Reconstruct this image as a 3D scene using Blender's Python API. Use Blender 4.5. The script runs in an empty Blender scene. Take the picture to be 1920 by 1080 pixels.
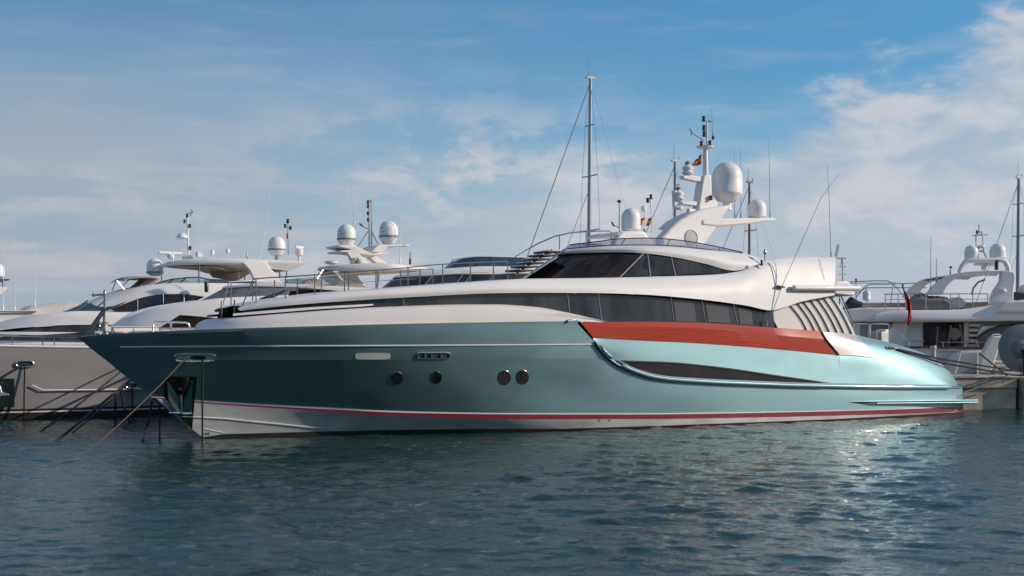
import bpy, bmesh, math, random
import numpy as np
from mathutils import Vector, Matrix
from mathutils.bvhtree import BVHTree
random.seed(7)
scn = bpy.context.scene
COL = scn.collection

# ------------------------------------------------------------------ camera
CAMZ, FPX, HOR = 3.0, 2400.0, 640.0      # eye height, focal length and horizon row of the 1920 px photograph
cam = bpy.data.cameras.new('camera')
camo = bpy.data.objects.new('camera', cam); COL.objects.link(camo)
camo.location = (0, 0, CAMZ)
camo.rotation_euler = (math.radians(90), 0, 0)
cam.sensor_width = 36.0
cam.lens = 36.0 * FPX / 1920.0
cam.shift_y = (HOR - 540.0) / 1920.0
cam.clip_start = 0.5
cam.clip_end = 20000
cam.dof.use_dof = True
cam.dof.focus_distance = 46.0
cam.dof.aperture_fstop = 1.3
scn.camera = camo

# ------------------------------------------------------------------ sky and sun
SUN_AZ = math.radians(93)               # clockwise from +Y
SUN_EL = math.radians(22)
w = bpy.data.worlds.new("World"); scn.world = w; w.use_nodes = True
nt = w.node_tree; N = nt.nodes; L = nt.links; N.clear()
def node(t, **k):
    n = N.new(t)
    for a, b in k.items(): setattr(n, a, b)
    return n
def math_(op, a, b=None, clamp=False):
    n = node('ShaderNodeMath', operation=op, use_clamp=clamp)
    for i, v in enumerate((a, b)):
        if v is None: continue
        if isinstance(v, (int, float)): n.inputs[i].default_value = v
        else: L.new(v, n.inputs[i])
    return n.outputs[0]
def smooth(v, a, b):
    n = node('ShaderNodeMapRange', interpolation_type='SMOOTHERSTEP')
    L.new(v, n.inputs[0]); n.inputs[1].default_value = a; n.inputs[2].default_value = b
    return n.outputs[0]
SKY_TINT = (0.50, 0.97, 1.24, 1)
SKY_PALE = (4.3, 4.95, 6.0, 1)
CLOUD_DIM = (4.75, 5.25, 6.05, 1)
CLOUD_LIT = (6.3, 6.2, 6.5, 1)
sky = node('ShaderNodeTexSky', sky_type='NISHITA')
sky.sun_disc = False; sky.sun_elevation = SUN_EL; sky.sun_rotation = SUN_AZ
sky.air_density = 1.1; sky.dust_density = 0.35; sky.ozone_density = 2.2; sky.altitude = 0
tc = node('ShaderNodeTexCoord'); sep = node('ShaderNodeSeparateXYZ')
L.new(tc.outputs['Generated'], sep.inputs[0])
dx, dy, dz = sep.outputs
az = math_('ARCTAN2', dx, dy)            # radians, clockwise from +Y
el = math_('ARCSINE', dz)
# clouds live on a flattened (azimuth, elevation) map so the far layers stretch along the horizon
cmb = node('ShaderNodeCombineXYZ'); L.new(az, cmb.inputs[0]); L.new(el, cmb.inputs[1])
def fbm(scale, sx, sy, det, rough, off=(0, 0), dist=0.0):
    mp = node('ShaderNodeMapping'); L.new(cmb.outputs[0], mp.inputs[0])
    mp.inputs['Scale'].default_value = (sx, sy, 1); mp.inputs['Location'].default_value = (off[0], off[1], 0)
    n = node('ShaderNodeTexNoise'); L.new(mp.outputs[0], n.inputs['Vector'])
    n.inputs['Scale'].default_value = scale; n.inputs['Detail'].default_value = det; n.inputs['Roughness'].default_value = rough
    n.inputs['Distortion'].default_value = dist
    return n.outputs['Fac']
def gauss(a0, sa, e0, se):
    a = math_('DIVIDE', math_('SUBTRACT', az, a0), sa); e = math_('DIVIDE', math_('SUBTRACT', el, e0), se)
    return math_('POWER', 2.718, math_('MULTIPLY', -1.0, math_('ADD', math_('MULTIPLY', a, a), math_('MULTIPLY', e, e))))
puff = fbm(9.0, 1.0, 2.3, 10, 0.60, (3.1, 0.7), 0.25)
fine = fbm(21.0, 1.0, 2.0, 9, 0.62, (0.4, 5.1), 0.3)
veil = fbm(3.0, 1.0, 2.6, 6, 0.5, (1.7, 4.2), 0.5)
streak = fbm(6.0, 1.0, 7.0, 8, 0.58, (0.3, 2.2), 0.35)
def mul(*v):
    r = v[0]
    for q in v[1:]: r = math_('MULTIPLY', r, q)
    return r
add = lambda a, b: math_('ADD', a, b)
lump = add(mul(puff, 0.68), mul(fine, 0.32))
# the bank: its upper edge stands at about 9.5 degrees in the middle and climbs to the right
top_edge = add(0.157, add(mul(smooth(az, 0.13, 0.30), 0.045), mul(smooth(az, 0.28, 0.42), 0.075)))
over = math_('SUBTRACT', top_edge, el)
bank = smooth(add(over, mul(math_('SUBTRACT', lump, 0.5), 0.24)), -0.012, 0.05)
bank = mul(bank, smooth(add(az, mul(math_('SUBTRACT', puff, 0.5), 0.30)), -0.16, 0.12))
bank = mul(bank, add(0.52, mul(smooth(lump, 0.34, 0.62), 0.34)))
# small cumulus puffs left of the middle
mid = mul(smooth(lump, 0.40, 0.57), gauss(-0.05, 0.16, 0.128, 0.05), 0.92)
# streaks towards the horizon everywhere
low = mul(smooth(streak, 0.36, 0.64), smooth(el, 0.19, 0.09), 0.80)
# a thin veil on the left
left = mul(gauss(-0.33, 0.30, 0.135, 0.085), add(0.70, mul(smooth(veil, 0.3, 0.7), 0.25)))
wisp = mul(smooth(streak, 0.45, 0.72), smooth(dz, 0.33, 0.16), 0.26)
high = mul(smooth(veil, 0.34, 0.66), smooth(dz, 0.28, 0.42), 0.65)
cov = bank
for q in (mid, low, wisp, high): cov = math_('MAXIMUM', cov, q)
cov = math_('MINIMUM', cov, 0.93)
tint = node('ShaderNodeMix', data_type='RGBA', blend_type='MULTIPLY'); tint.inputs[0].default_value = 1
L.new(sky.outputs[0], tint.inputs[6]); tint.inputs[7].default_value = SKY_TINT
hz = node('ShaderNodeMix', data_type='RGBA'); L.new(math_('MAXIMUM', mul(smooth(dz, 0.225, 0.015), 0.97), left), hz.inputs[0])
L.new(tint.outputs[2], hz.inputs[6]); hz.inputs[7].default_value = SKY_PALE
ccol = node('ShaderNodeMix', data_type='RGBA'); L.new(smooth(lump, 0.42, 0.64), ccol.inputs[0])
ccol.inputs[6].default_value = CLOUD_DIM; ccol.inputs[7].default_value = CLOUD_LIT
mx = node('ShaderNodeMix', data_type='RGBA'); L.new(cov, mx.inputs[0])
L.new(hz.outputs[2], mx.inputs[6]); L.new(ccol.outputs[2], mx.inputs[7])
sidef = math_('ADD', 0.85, math_('MULTIPLY', smooth(az, -0.46, 0.12), 0.16))      # paler towards the sun
dimm = node('ShaderNodeVectorMath', operation='SCALE'); L.new(mx.outputs[2], dimm.inputs[0]); L.new(sidef, dimm.inputs[3])
bg = node('ShaderNodeBackground'); bg.inputs[1].default_value = 0.10
L.new(dimm.outputs[0], bg.inputs[0])
wo = node('ShaderNodeOutputWorld'); L.new(bg.outputs[0], wo.inputs[0])

SUN = Vector((math.sin(SUN_AZ) * math.cos(SUN_EL), math.cos(SUN_AZ) * math.cos(SUN_EL), math.sin(SUN_EL)))
sl = bpy.data.lights.new('sun', 'SUN'); sl.energy = 3.65; sl.angle = math.radians(0.6); sl.color = (1.0, 0.86, 0.72)
so = bpy.data.objects.new('sun', sl); COL.objects.link(so)
so.rotation_euler = (-SUN).to_track_quat('-Z', 'Y').to_euler()
so.location = SUN * 200

vs = scn.view_settings
vs.view_transform = 'Standard'; vs.look = 'None'; vs.exposure = 0.0; vs.gamma = 1.0; vs.use_curve_mapping = False
scn.cycles.max_bounces = 8; scn.cycles.transparent_max_bounces = 12
scn.cycles.caustics_reflective = False; scn.cycles.caustics_refractive = False

# ------------------------------------------------------------------ materials
def mat(name, col, rough=0.4, metal=0.0, coat=0.0, var=None, bump=None, spec=0.5, coat_rough=0.03, alpha=None, sheen=0.0):
    m = bpy.data.materials.new(name); m.use_nodes = True
    t = m.node_tree; b = t.nodes['Principled BSDF']
    b.inputs['Base Color'].default_value = (*col, 1); b.inputs['Roughness'].default_value = rough
    b.inputs['Metallic'].default_value = metal; b.inputs['Coat Weight'].default_value = coat
    b.inputs['Coat Roughness'].default_value = coat_rough; b.inputs['Specular IOR Level'].default_value = spec
    if alpha is not None: b.inputs['Alpha'].default_value = alpha
    co = t.nodes.new('ShaderNodeTexCoord')
    if var:                                   # (scale, amount, stretch)
        sc, am = var[0], var[1]
        mp = t.nodes.new('ShaderNodeMapping'); t.links.new(co.outputs['Object'], mp.inputs[0])
        mp.inputs['Scale'].default_value = var[2] if len(var) > 2 else (1, 1, 1)
        nz = t.nodes.new('ShaderNodeTexNoise'); nz.inputs['Scale'].default_value = sc; nz.inputs['Detail'].default_value = 6
        t.links.new(mp.outputs[0], nz.inputs['Vector'])
        r = t.nodes.new('ShaderNodeMapRange'); t.links.new(nz.outputs['Fac'], r.inputs[0])
        r.inputs[1].default_value = .25; r.inputs[2].default_value = .75
        r.inputs[3].default_value = 1 - am; r.inputs[4].default_value = 1 + am * .5
        mu = t.nodes.new('ShaderNodeMix'); mu.data_type = 'RGBA'; mu.blend_type = 'MULTIPLY'; mu.inputs[0].default_value = 1
        mu.inputs[6].default_value = (*col, 1); t.links.new(r.outputs[0], mu.inputs[7]); t.links.new(mu.outputs[2], b.inputs['Base Color'])
        r2 = t.nodes.new('ShaderNodeMapRange'); t.links.new(nz.outputs['Fac'], r2.inputs[0])
        r2.inputs[3].default_value = rough * .75; r2.inputs[4].default_value = min(1, rough * 1.3)
        t.links.new(r2.outputs[0], b.inputs['Roughness'])
    if bump:                                  # (scale, strength, stretch)
        mp2 = t.nodes.new('ShaderNodeMapping'); t.links.new(co.outputs['Object'], mp2.inputs[0])
        mp2.inputs['Scale'].default_value = bump[2] if len(bump) > 2 else (1, 1, 1)
        n2 = t.nodes.new('ShaderNodeTexNoise'); n2.inputs['Scale'].default_value = bump[0]; n2.inputs['Detail'].default_value = 4
        t.links.new(mp2.outputs[0], n2.inputs['Vector'])
        bp = t.nodes.new('ShaderNodeBump'); bp.inputs['Strength'].default_value = bump[1]; bp.inputs['Distance'].default_value = .05
        t.links.new(n2.outputs['Fac'], bp.inputs['Height']); t.links.new(bp.outputs[0], b.inputs['Normal'])
    return m
M = {}
M['white'] = mat('white_gelcoat', (.80, .77, .74), .48, coat=.12, var=(.9, .04), bump=(.6, .03))
M['cream'] = mat('cream_gelcoat', (.78, .74, .69), .48, coat=.12, var=(.9, .05), bump=(.6, .03))
M['shell'] = mat('pearl_gelcoat', (.72, .68, .65), .46, coat=.15, var=(.8, .05), bump=(.5, .03))
M['teal'] = mat('teal_metallic_paint', (.215, .35, .38), .56, metal=.88, coat=.6, var=(.45, .10, (1, 1, 2.2)), bump=(.55, .05), coat_rough=.10)
M['teal'].node_tree.nodes['Principled BSDF'].inputs['Coat IOR'].default_value = 1.5
M['teal_dark'] = mat('teal_trim_paint', (.06, .13, .17), .25, metal=.5, coat=.6)
M['red'] = mat('boot_stripe_red', (.23, .007, .024), .35, coat=.2, var=(2, .1))
M['stripe_white'] = mat('stripe_white', (.78, .74, .72), .35, coat=.2)
M['bottom'] = mat('hull_bottom_white', (.64, .62, .60), .42, coat=.15, var=(1.1, .26, (1, 1, 3.5)))
M['fouling'] = mat('waterline_fouling', (.115, .085, .06), .8, var=(6, .5))
M['black'] = mat('black_antifouling', (.020, .016, .013), .6, var=(3, .6, (1, 1, 4)))
M['glass'] = mat('smoked_glass', (.042, .039, .038), .035, spec=.62, bump=(.5, .06), var=(1.0, .95, (1.6, 1, .35)))  # tone blotches stand in for reflections and glimpses of the interior
M['glass_brown'] = mat('bronze_glass', (.026, .018, .012), .04, spec=.45, bump=(.5, .07), var=(1.1, .8))
M['glass_blue'] = mat('blue_windscreen_glass', (.03, .075, .12), .05, spec=.7)
M['blind'] = mat('smoked_glass_over_blind', (.10, .095, .09), .06, spec=.55)
M['clear'] = mat('tinted_clear_glass', (.20, .22, .36), .03, spec=.6, alpha=.62)
M['aqua'] = mat('aqua_clear_glass', (.22, .36, .36), .03, spec=.6, alpha=.5)
M['chrome'] = mat('polished_steel', (.78, .77, .76), .09, metal=1)
M['steel'] = mat('brushed_steel', (.62, .61, .60), .2, metal=1)
M['rail'] = mat('handrail_steel', (.40, .37, .35), .2, metal=1)
M['mirror'] = mat('water_toned_pocket_steel', (.10, .12, .09), .22, metal=1, var=(2, .15))  # dark green of reflected water is put into the steel's colour
M['silver'] = mat('silver_lacquer', (.46, .435, .435), .45, metal=.3, coat=.25)
M['rubber'] = mat('dark_rubber', (.03, .03, .033), .6)
M['dark'] = mat('dark_interior', (.02, .018, .016), .7)
M['grey'] = mat('grey_plastic', (.22, .22, .22), .5)
M['midgrey'] = mat('grey_coaming', (.42, .41, .41), .4, coat=.2)
M['beige'] = mat('beige_headliner', (.78, .62, .48), .6, var=(1.5, .06))
M['canvas'] = mat('grey_canvas', (.20, .195, .19), .85, var=(2.5, .25), bump=(4, .6))
M['canvas_tan'] = mat('taupe_canvas', (.32, .28, .24), .85, var=(2.5, .2), bump=(4, .6))
M['canvas_black'] = mat('black_canvas', (.025, .025, .027), .8, bump=(5, .6))
M['lamp_red'] = mat('red_lamp_glass', (.16, .01, .015), .2)
M['lamp_black'] = mat('black_lamp', (.02, .022, .022), .35)
M['mast'] = mat('mast_alloy', (.36, .38, .42), .45, metal=.2)
M['mast_wood'] = mat('mast_varnish', (.20, .15, .12), .35, coat=.3)
M['radome'] = mat('radome_white', (.78, .77, .76), .42, coat=.15, var=(2, .03))
M['flag_red'] = mat('flag_red', (.50, .02, .025), .8)
M['flag_yellow'] = mat('flag_yellow', (.75, .32, .03), .8)
M['rope_dark'] = mat('dark_rope', (.022, .018, .017), .9)
M['rope_tan'] = mat('tan_rope', (.15, .10, .07), .85, var=(30, .3))
M['concrete'] = mat('quay_concrete', (.60, .49, .38), .85, var=(1.3, .35, (1, 1, 2)), bump=(5, .5))
M['stone'] = mat('quay_capstone', (.52, .48, .44), .8, var=(3, .2), bump=(7, .5))
M['tread'] = mat('teak_tread', (.06, .042, .034), .6, var=(4, .2))
M['blue'] = mat('blue_trim', (.02, .08, .22), .4)

def wood_mat():
    m = bpy.data.materials.new('varnished_mahogany'); m.use_nodes = True
    t = m.node_tree; b = t.nodes['Principled BSDF']
    co = t.nodes.new('ShaderNodeTexCoord'); mp = t.nodes.new('ShaderNodeMapping'); t.links.new(co.outputs['Object'], mp.inputs[0])
    mp.inputs['Scale'].default_value = (.25, 9, 16)
    nz = t.nodes.new('ShaderNodeTexNoise'); nz.inputs['Scale'].default_value = 3.0; nz.inputs['Detail'].default_value = 9; nz.inputs['Distortion'].default_value = .8
    t.links.new(mp.outputs[0], nz.inputs['Vector'])
    cr = t.nodes.new('ShaderNodeValToRGB'); t.links.new(nz.outputs['Fac'], cr.inputs[0])
    cr.color_ramp.elements[0].position = .3; cr.color_ramp.elements[0].color = (.30, .022, .008, 1)
    cr.color_ramp.elements[1].position = .7; cr.color_ramp.elements[1].color = (.52, .050, .018, 1)
    t.links.new(cr.outputs[0], b.inputs['Base Color'])
    b.inputs['Roughness'].default_value = .6; b.inputs['Specular IOR Level'].default_value = .15; b.inputs['Coat Weight'].default_value = .22; b.inputs['Coat Roughness'].default_value = .07
    return m
M['wood'] = wood_mat()

def water_mat():
    m = bpy.data.materials.new('harbour_water'); m.use_nodes = True
    t = m.node_tree; b = t.nodes['Principled BSDF']
    co = t.nodes.new('ShaderNodeTexCoord')
    b.inputs['IOR'].default_value = 1.333; b.inputs['Roughness'].default_value = .045
    nz0 = t.nodes.new('ShaderNodeTexNoise'); nz0.inputs['Scale'].default_value = .05; t.links.new(co.outputs['Object'], nz0.inputs['Vector'])
    cr = t.nodes.new('ShaderNodeValToRGB'); t.links.new(nz0.outputs['Fac'], cr.inputs[0])
    cr.color_ramp.elements[0].position = .3; cr.color_ramp.elements[0].color = (.004, .031, .026, 1)
    cr.color_ramp.elements[1].position = .7; cr.color_ramp.elements[1].color = (.007, .045, .036, 1)
    t.links.new(cr.outputs[0], b.inputs['Base Color'])
    prev = None
    for sc, st, sx, dist in ((2.6, .32, (1, 1.6, 1), .10), (7.5, .36, (1, 1.6, 1), .04), (19, .28, (1, 1.3, 1), .014)):
        mp = t.nodes.new('ShaderNodeMapping'); t.links.new(co.outputs['Object'], mp.inputs[0]); mp.inputs['Scale'].default_value = sx
        mp.inputs['Rotation'].default_value = (0, 0, .3 * sc)
        n = t.nodes.new('ShaderNodeTexNoise'); n.inputs['Scale'].default_value = sc; n.inputs['Detail'].default_value = 3; n.inputs['Roughness'].default_value = .55
        t.links.new(mp.outputs[0], n.inputs['Vector'])
        bp = t.nodes.new('ShaderNodeBump'); bp.inputs['Strength'].default_value = st; bp.inputs['Distance'].default_value = dist
        t.links.new(n.outputs['Fac'], bp.inputs['Height'])
        if prev: t.links.new(prev.outputs[0], bp.inputs['Normal'])
        prev = bp
    t.links.new(prev.outputs[0], b.inputs['Normal'])
    return m
M['water'] = water_mat()

# ------------------------------------------------------------------ mesh helpers
class Frame:
    """A boat's own axes on the water: x aft along the keel, y athwart (away from the quay-side camera), z up."""
    def __init__(s, x0, y0, a):
        s.x0, s.y0, s.a = x0, y0, a; s.c, s.s = math.cos(a), math.sin(a)
    def P(s, px, py, y=0.0):
        k = (px - 960.0) / FPX
        sx = (k * (s.y0 + y * s.c) - s.x0 + y * s.s) / (s.c - k * s.s)
        Y = s.y0 + sx * s.s + y * s.c
        return np.array([sx, y, CAMZ - (py - HOR) / FPX * Y])
    def Y(s, p): return s.y0 + p[0] * s.s + p[1] * s.c
    def m(s, px, y=0.0, n=1.0):                 # metres covered by n photo pixels there
        return n * s.Y(s.P(px, HOR, y)) / FPX
    def W(s, p): return Vector((s.x0 + p[0] * s.c - p[1] * s.s, s.y0 + p[0] * s.s + p[1] * s.c, p[2]))
    def Z0(s, px, y):                           # point on the water
        p = s.P(px, HOR, y); p[2] = 0; return p
    def onwater(s, px, py):
        Y = CAMZ * FPX / (py - HOR); X = (px - 960.0) / FPX * Y
        dx, dy = X - s.x0, Y - s.y0
        return np.array([dx * s.c + dy * s.s, -dx * s.s + dy * s.c, 0.0])

def pchip(x, y, xi):
    x = np.asarray(x, float); y = np.asarray(y, float)
    if len(x) == 2: return np.interp(xi, x, y)
    h = np.diff(x); d = np.diff(y) / h
    m = np.zeros(len(x))
    for i in range(1, len(x) - 1):
        if d[i - 1] * d[i] > 0:
            w1, w2 = 2 * h[i] + h[i - 1], h[i] + 2 * h[i - 1]
            m[i] = (w1 + w2) / (w1 / d[i - 1] + w2 / d[i])
    m[0], m[-1] = d[0], d[-1]
    i = np.clip(np.searchsorted(x, xi) - 1, 0, len(x) - 2)
    t = (xi - x[i]) / h[i]
    return ((1 + 2 * t) * (1 - t) ** 2 * y[i] + t * (1 - t) ** 2 * h[i] * m[i] + t * t * (3 - 2 * t) * y[i + 1] + t * t * (t - 1) * h[i] * m[i + 1])

def resample(cv, n, par='px', u=(0, 1)):
    a = np.array(cv, float)
    t = a[:, 0].copy() if par == 'px' else np.concatenate([[0], np.cumsum(np.hypot(np.diff(a[:, 0]), np.diff(a[:, 1])))])
    t = (t - t[0]) / (t[-1] - t[0])
    ui = np.linspace(u[0], u[1], n)
    return np.stack([pchip(t, a[:, j], ui) for j in range(a.shape[1])], 1)

def lines(F, curves, n=60, par='px', u=(0, 1)):
    out = []
    for cv in curves:
        if isinstance(cv, np.ndarray) and cv.shape[1] == 3 and len(cv) == n and getattr(cv, 'base', None) is not None or isinstance(cv, LocalLine):
            out.append(np.asarray(cv.p if isinstance(cv, LocalLine) else cv)); continue
        r = resample(cv, n, par, u)
        out.append(np.array([F.P(x, y, -b) for x, y, b in r]))
    return out
class LocalLine:
    def __init__(s, p): s.p = np.asarray(p, float)

def smooth_rows(ls, k):
    """extra rows between longitudinal lines, rounded across"""
    a = np.stack(ls)                               # rows, cols, 3
    nr = len(a); out = []
    for i in range(nr - 1):
        p0 = a[i - 1] if i > 0 else 2 * a[i] - a[i + 1]
        p1, p2 = a[i], a[i + 1]
        p3 = a[i + 2] if i + 2 < nr else 2 * a[i + 1] - a[i]
        for j in range(k):
            t = j / k
            out.append(.5 * ((2 * p1) + (p2 - p0) * t + (2 * p0 - 5 * p1 + 4 * p2 - p3) * t * t + (3 * p1 - p0 - 3 * p2 + p3) * t ** 3))
    out.append(a[-1])
    return out

class MB:
    def __init__(s): s.v, s.f, s.mi, s.cur = [], [], [], 0
    def add(s, v, f):
        o = len(s.v); s.v.extend([tuple(map(float, p)) for p in v]); s.f.extend([tuple(i + o for i in q) for q in f]); s.mi.extend([s.cur] * len(f))
        return s
    def grid(s, rows):
        n = len(rows[0]); v = [p for r in rows for p in r]
        f = [(i * n + j, i * n + j + 1, (i + 1) * n + j + 1, (i + 1) * n + j) for i in range(len(rows) - 1) for j in range(n - 1)]
        return s.add(v, f)
    def skin(s, F, curves, n=60, par='px', u=(0, 1), rows=1, close=True, mirror=True, cap0=False, cap1=False, camber=0.0, closebot=False, side=-1):
        ls = lines(F, curves, n, par, u)
        if rows > 1: ls = smooth_rows(ls, rows)
        s.lastrows = ls
        fl = [l * np.array([1, -1, 1]) for l in ls]
        s.grid(ls)
        if mirror:
            s.grid(fl)
            if close:
                a, b = ls[-1], fl[-1]
                s.grid([a + (b - a) * t + np.outer(np.ones(len(a)), [0, 0, camber * (1 - (2 * t - 1) ** 2)]) for t in np.linspace(0, 1, 9)])
            if closebot:
                a, b = ls[0], fl[0]; s.grid([a + (b - a) * t for t in np.linspace(0, 1, 5)])
            for flag, k in ((cap0, 0), (cap1, -1)):
                if flag:
                    loop = [l[k] for l in ls] + [l[k] for l in reversed(fl)]
                    s.add(loop, [tuple(range(len(loop)))])
        return s
    def tube(s, pts, r, seg=8, closed=False):
        pts = [Vector(p) for p in pts]; n = len(pts)
        rr = r if isinstance(r, (list, tuple)) else [r] * n
        v = []; up = None
        for i, p in enumerate(pts):
            a = pts[i - 1] if (i > 0 or closed) else p
            b = pts[(i + 1) % n] if (i < n - 1 or closed) else p
            t = (b - a).normalized()
            if up is None:
                up = Vector((0, 0, 1)) if abs(t.z) < .9 else Vector((1, 0, 0))
            x = t.cross(up).normalized(); up = x.cross(t).normalized()
            for k in range(seg):
                an = 2 * math.pi * k / seg
                v.append(p + (x * math.cos(an) + up * math.sin(an)) * rr[i])
        f = []
        for i in range(n if closed else n - 1):
            i2 = (i + 1) % n
            for k in range(seg):
                k2 = (k + 1) % seg
                f.append((i * seg + k, i * seg + k2, i2 * seg + k2, i2 * seg + k))
        if not closed: f += [tuple(range(seg))[::-1], tuple((n - 1) * seg + k for k in range(seg))]
        return s.add(v, f)
    def lathe(s, prof, c, seg=24, axis='z', rot=0.0):
        v, f = [], []
        for r, h in prof:
            for k in range(seg):
                a = 2 * math.pi * k / seg
                q = (r * math.cos(a), r * math.sin(a), h)
                if axis == 'y': q = (q[0], q[2], q[1])
                if axis == 'x': q = (q[2], q[0], q[1])
                v.append((c[0] + q[0], c[1] + q[1], c[2] + q[2]))
        for i in range(len(prof) - 1):
            for k in range(seg):
                k2 = (k + 1) % seg; f.append((i * seg + k, i * seg + k2, (i + 1) * seg + k2, (i + 1) * seg + k))
        f += [tuple(range(seg))[::-1], tuple((len(prof) - 1) * seg + k for k in range(seg))]
        return s.add(v, f)
    def box(s, c, d, rz=0.0, ry=0.0):
        R = Matrix.Rotation(rz, 3, 'Z') @ Matrix.Rotation(ry, 3, 'Y'); c = Vector(c)
        v = [c + R @ Vector((x * d[0] / 2, y * d[1] / 2, z * d[2] / 2)) for x in (-1, 1) for y in (-1, 1) for z in (-1, 1)]
        return s.add(v, [(0, 1, 3, 2), (4, 6, 7, 5), (0, 4, 5, 1), (2, 3, 7, 6), (0, 2, 6, 4), (1, 5, 7, 3)])
    def prism(s, pts, off):
        pts = [Vector(p) for p in pts]; off = Vector(off); n = len(pts)
        return s.add(pts + [p + off for p in pts], [tuple(range(n))[::-1], tuple(range(n, 2 * n))] + [(i, (i + 1) % n, (i + 1) % n + n, i + n) for i in range(n)])
    def slab(s, F, poly, y0, y1):               # outline traced on the plane y = y0, extruded athwart to y1
        return s.prism([F.P(x, y, y0) for x, y in poly], (0, y1 - y0, 0))
    def pieces(s):
        par = list(range(len(s.v)))
        def find(i):
            while par[i] != i: par[i] = par[par[i]]; i = par[i]
            return i
        key = {}
        for i, p in enumerate(s.v):
            k = tuple(round(c, 4) for c in p)
            if k in key: par[find(i)] = find(key[k])
            else: key[k] = i
        for f in s.f:
            for i in f[1:]: par[find(i)] = find(f[0])
        out = {}
        for f, mi in zip(s.f, s.mi):
            m = out.setdefault(find(f[0]), MB()); m.f.append(f); m.mi.append(mi)
        for m in out.values():
            ids = sorted({i for f in m.f for i in f}); mp = {i: k for k, i in enumerate(ids)}
            m.v = [s.v[i] for i in ids]; m.f = [tuple(mp[i] for i in f) for f in m.f]
        return list(out.values())
    def each(s, name, mats, parent=None, **k):
        """one object for every separate piece"""
        o = [m.build(name, mats, parent, **k) for m in s.pieces()]; return o[0]
    def build(s, name, mats, parent=None, bevel=0.0, angle=38, flat=False):
        me = bpy.data.meshes.new(name); me.from_pydata(s.v, [], s.f)
        mats = mats if isinstance(mats, (list, tuple)) else [mats]
        for m in mats: me.materials.append(M[m] if isinstance(m, str) else m)
        if len(mats) > 1: me.polygons.foreach_set('material_index', s.mi)
        bm = bmesh.new(); bm.from_mesh(me)
        bmesh.ops.remove_doubles(bm, verts=bm.verts, dist=1e-4)
        bmesh.ops.dissolve_degenerate(bm, edges=bm.edges, dist=1e-5)
        bmesh.ops.recalc_face_normals(bm, faces=bm.faces)
        for fc in bm.faces: fc.smooth = not flat
        ca = math.radians(angle)
        for e in bm.edges:
            if len(e.link_faces) == 2: e.smooth = e.calc_face_angle(0) < ca
        bm.to_mesh(me); bm.free()
        o = bpy.data.objects.new(name, me); COL.objects.link(o)
        if parent is not None: o.parent = parent
        if bevel:
            b = o.modifiers.new('bevel', 'BEVEL'); b.width = bevel; b.segments = 3; b.limit_method = 'ANGLE'; b.angle_limit = math.radians(40); b.harden_normals = False
        return o

def root(name, label, cat, F=None, loc=(0, 0, 0), rz=0.0, group=None):
    o = bpy.data.objects.new(name, None); COL.objects.link(o); o.empty_display_size = .3
    if F is not None: o.location = (F.x0, F.y0, 0); o.rotation_euler = (0, 0, F.a)
    else: o.location = loc; o.rotation_euler = (0, 0, rz)
    o['label'] = label; o['category'] = cat
    if group: o['group'] = group
    return o
def thing(o, label, cat, group=None):
    o['label'] = label; o['category'] = cat
    if group: o['group'] = group
    return o
def setting(o): o['kind'] = 'structure'; return o
def place(o, F):                                # a single-mesh thing built in a boat's axes
    o.location = (F.x0, F.y0, 0); o.rotation_euler = (0, 0, F.a); return o

def radome_prof(r, h, base=.18, cone=.22):
    """domed top, straight side, tapered foot"""
    p = [(r * .55, 0), (r * .62, .02 * h), (r * .97, cone * h), (r, (cone + .03) * h), (r, (cone + .06) * h), (r * .985, (cone + .065) * h)]
    z1 = h - r * 1.0
    p.append((r * .98, max(z1, (cone + .1) * h)))
    zb = p[-1][1]
    for i in range(1, 10):
        a = i / 9 * math.pi / 2
        p.append((max(.001, r * .98 * math.cos(a)), zb + (h - zb) * math.sin(a)))
    return p
def radome(F, par, px, top, bot, wpx, y, cone=.22, band=False, name='radome', mats='radome', logo=False, label=None):
    c = F.P(px, bot, y); sc = F.m(px, y); r = wpx / 2 * sc; h = (bot - top) * sc
    mb = MB(); mb.lathe(radome_prof(r, h, cone=cone), c, 32)
    if band:
        mb.cur = 1; mb.lathe([(r * 1.0, (cone + .015) * h), (r * 1.015, (cone + .02) * h), (r * 1.015, (cone + .10) * h), (r * 1.0, (cone + .105) * h)], c, 32)
    if logo:                                    # small maker's marks: a dot and two short bars on the shoulder
        mb.cur = 2
        an0 = math.atan2(-F.c, -F.s) - .55
        for an, zz, ww, hh in ((-.10, .62, .055, .05), (.06, .50, .20, .025), (.0, .43, .10, .018)):
            a = an0 + an; n = 6
            row = []
            for zq in (zz * h, (zz + hh) * h):
                row.append([(c[0] + r * .992 * math.cos(a + ww * (t - .5) * 2), c[1] + r * .992 * math.sin(a + ww * (t - .5) * 2), c[2] + zq) for t in np.linspace(0, 1, n)])
            mb.grid(row)
    o = mb.build(name, [mats, 'grey', 'lamp_black'], par, angle=50)
    if label: o['label'] = label
    return o
def lamp(mb, p, r, h):
    mb.lathe([(r * .8, 0), (r, .08 * h), (r, .25 * h), (r * .82, .28 * h), (r * .82, .75 * h), (r, .78 * h), (r, .95 * h), (r * .7, h)], p, 14)
def whip(F, par, pts, y, r=.012, name='whip_antenna', m='rail'):
    """thin antenna through photo points"""
    q = [F.P(a, b, y) for a, b in pts]
    mb = MB(); n = len(q)
    mb.tube(q, [r * (1 - .55 * i / max(1, n - 1)) for i in range(n)], 6)
    mb.lathe([(r * 1.9, -.02), (r * 1.9, .22), (r * 1.1, .26)], q[0], 8)
    return mb.build(name, m, par)
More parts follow.
